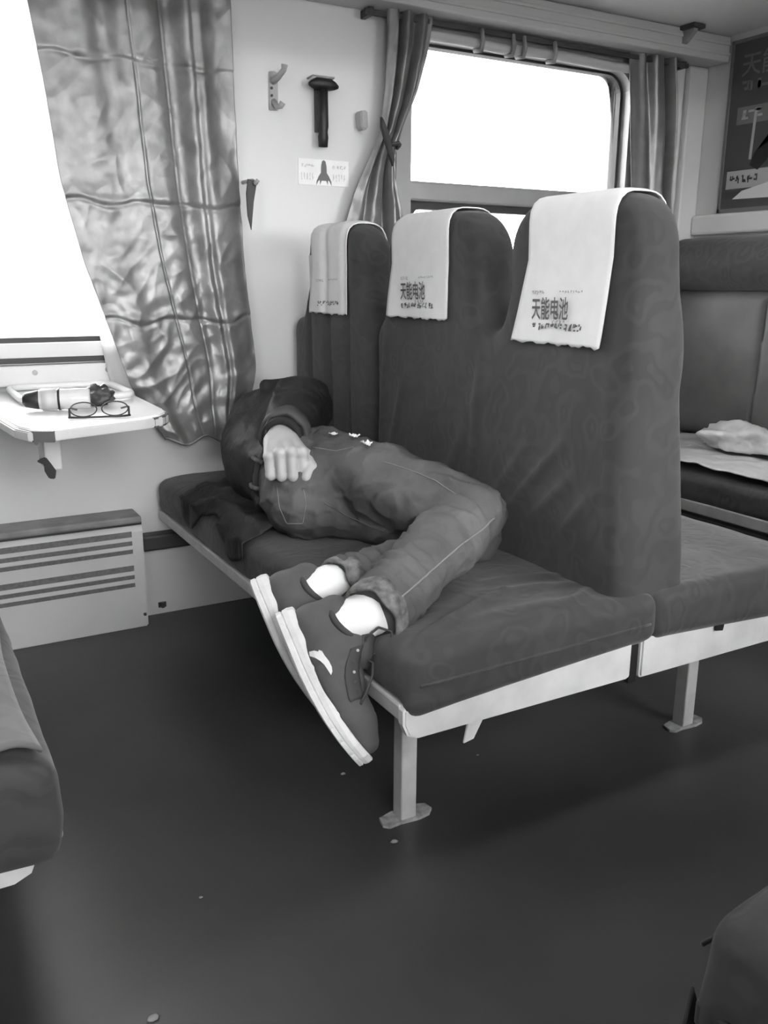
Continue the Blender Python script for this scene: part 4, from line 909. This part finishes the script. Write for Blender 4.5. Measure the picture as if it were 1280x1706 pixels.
for H_, A_, mir, vis in ((HR, ANR, 1, True), (HL, ANL, -1, False)):
    fl = (lambda F_: [tuple(f)[::-1] for f in F_]) if mir < 0 else (lambda F_: F_)
    wv = xf(H_, UV, mir); shoe = obj('shoe', wv, fl(UF), 'shoe', PE, True)
    obj('sole', xf(H_, SV, mir), fl(SF), 'sole', shoe, False)
    bv = bvh_of(wv, UF)
    ts = np.linspace(0, 2*math.pi, 33)[:-1]; lc = [(.063+.038*math.cos(q_), .0325*math.sin(q_), .099+.010*math.cos(q_)+.006*math.cos(2*q_)) for q_ in ts]
    q = MB(); q.tube([tuple(xf(H_, [p], 1)[0]) for p in lc+lc[:1]], .0062, 8, False); q.obj('collar', 'shoe_dark', shoe, True)
    # tongue and laces
    q = MB(); q.tube([tuple(xf(H_, [p], 1)[0]) for p in ((.145, 0, .098), (.125, 0, .113), (.10, 0, .128), (.085, 0, .135))], [.014, .019, .018, .010], 10); q.obj('tongue', 'shoe_dark', shoe, True)
    for i in range(5):
        xa = .125+.016*i; zz_ = .104-.0105*i
        q = MB(); q.tube([tuple(xf(H_, [p], 1)[0]) for p in ((xa-.004, -.030, zz_-.014), (xa, -.014, zz_-.002), (xa+.003, 0, zz_+.003), (xa+.006, .014, zz_-.002), (xa+.010, .032, zz_-.016))], .0032, 6); q.obj('lace', 'lace', shoe, True)
    G = np.zeros((16, 7, 3)); ok = True
    for i in range(16):
        for j in range(7):
            x_ = .113+.082*i/15; p_ = side(x_, stay_z(x_)-.024*j/6, .0012); ok = ok and p_ is not None
            if p_ is not None: G[i, j] = p_
    if ok:
        V, F = sheet(G, .0014); obj('eyelet_stay', xf(H_, V, mir), fl(F), 'shoe_dark', shoe, True)
    for i in range(5):
        x_ = .120+.016*i; p_ = side(x_, stay_z(x_)-.008, .002)
        if p_ is not None:
            c_ = xf(H_, [tuple(p_)], mir)[0]; n_ = Sy*mir; q = MB(); q.tube([c_-n_*.001, c_+n_*.0025], .0026, 8); q.obj('eyelet', 'hook' if i in (0, 2) else 'lace', shoe)
    lp = [(.125, .004, .110), (.105, .020, .130), (.100, .030, .155), (.115, .028, .172), (.135, .018, .165), (.135, .006, .135), (.128, 0, .110)]
    q = MB(); q.tube([tuple(xf(H_, [p], 1)[0]) for p in lp], .0024, 6); q.obj('lace_loop', 'lace', shoe, True)
    lp = [(.13, .0, .110), (.15, .018, .122), (.17, .030, .112), (.19, .034, .092), (.205, .036, .075)]
    q = MB(); q.tube([tuple(xf(H_, [p], 1)[0]) for p in lp], .0024, 6); q.obj('lace_end', 'lace', shoe, True)
    if vis:
        em_px = [(511, 1091), (516, 1086), (524, 1084), (531, 1086), (532, 1083), (537, 1085), (541, 1092), (548, 1101), (553, 1111), (554, 1119), (552, 1125), (547, 1117), (541, 1108), (534, 1101), (526, 1096), (517, 1093)]
        pp = [on_mesh(bv, x, y, .0012) for x, y in em_px]
        for i_ in range(len(pp)):
            if pp[i_] is None and pp[i_-1] is not None and pp[(i_+1) % len(pp)] is not None: pp[i_] = (pp[i_-1]+pp[(i_+1) % len(pp)])/2
        if all(p is not None for p in pp):
            n_ = Vector(Sy)*.0014; k = len(pp); vv = [tuple(p) for p in pp]+[tuple(p+n_) for p in pp]
            # strip triangulation across the crescent: upper edge 0..10, lower edge 10..15
            up_i = list(range(0, 11)); lo_i = [0, 15, 14, 13, 12, 11, 10]; ff = []
            def tri(off):
                o_ = []; i_ = j_ = 0
                while i_ < len(up_i)-1 or j_ < len(lo_i)-1:
                    if j_ >= len(lo_i)-1 or (i_ < len(up_i)-1 and i_/(len(up_i)-1) <= j_/(len(lo_i)-1)): f = (up_i[i_], up_i[i_+1], lo_i[j_]); i_ += 1
                    else: f = (up_i[i_], lo_i[j_+1], lo_i[j_]); j_ += 1
                    if len(set(f)) == 3: o_.append(tuple(v+off for v in f))
                return o_
            ff = tri(k)+[(i_, (i_+1) % k, (i_+1) % k+k, i_+k) for i_ in range(k)]
            obj('emblem', vv, ff, 'emblem', shoe)
    c0 = xf(H_, [(.060, 0, .070)], 1)[0]; c1 = xf(H_, [(.064, 0, .105)], 1)[0]; c2_ = A_+nrm(np.array(A_)-(KNR if mir > 0 else KNL))*(-.02)
    q = MB(); q.tube([c0, c1, c1*.5+c2_*.5, c2_], [.030, .036, .041, .042], 18); q.obj('sock', 'sock', PE, True)

# white tissue scraps wedged between the hip and the backrest
for i, (px, py, d_) in enumerate(((556, 722, .006), (590, 726, .008), (612, 740, .008))):
    c_ = on_mesh(JB, px, py+6, .004) or Vector((.28, -.75, .66))
    G = np.zeros((9, 7, 3))
    for a_ in range(9):
        for b_ in range(7):
            u_, v_ = a_/4-1, b_/3-1; n_ = mnoise.noise(Vector((u_*1.6+i*3, v_*1.6, i))); G[a_, b_] = c_+Vector((u_*d_*1.1+n_*d_*.5, v_*d_*1.5-n_*d_*.4, d_*(.25+1.3*abs(n_)+.7*abs(u_)**1.5*(1 if i == 2 else .4))))
    V_, F_ = sheet(G, .0012); tag(obj('tissue_scrap', V_, F_, 'sock', None, False), ('small crumpled white tissue on the hip next to the jacket', 'crumpled white tissue between the other two scraps on the hip', 'pointed white tissue scrap on the thigh by the backrest')[i], 'tissue', 'tissue scraps on the jeans')
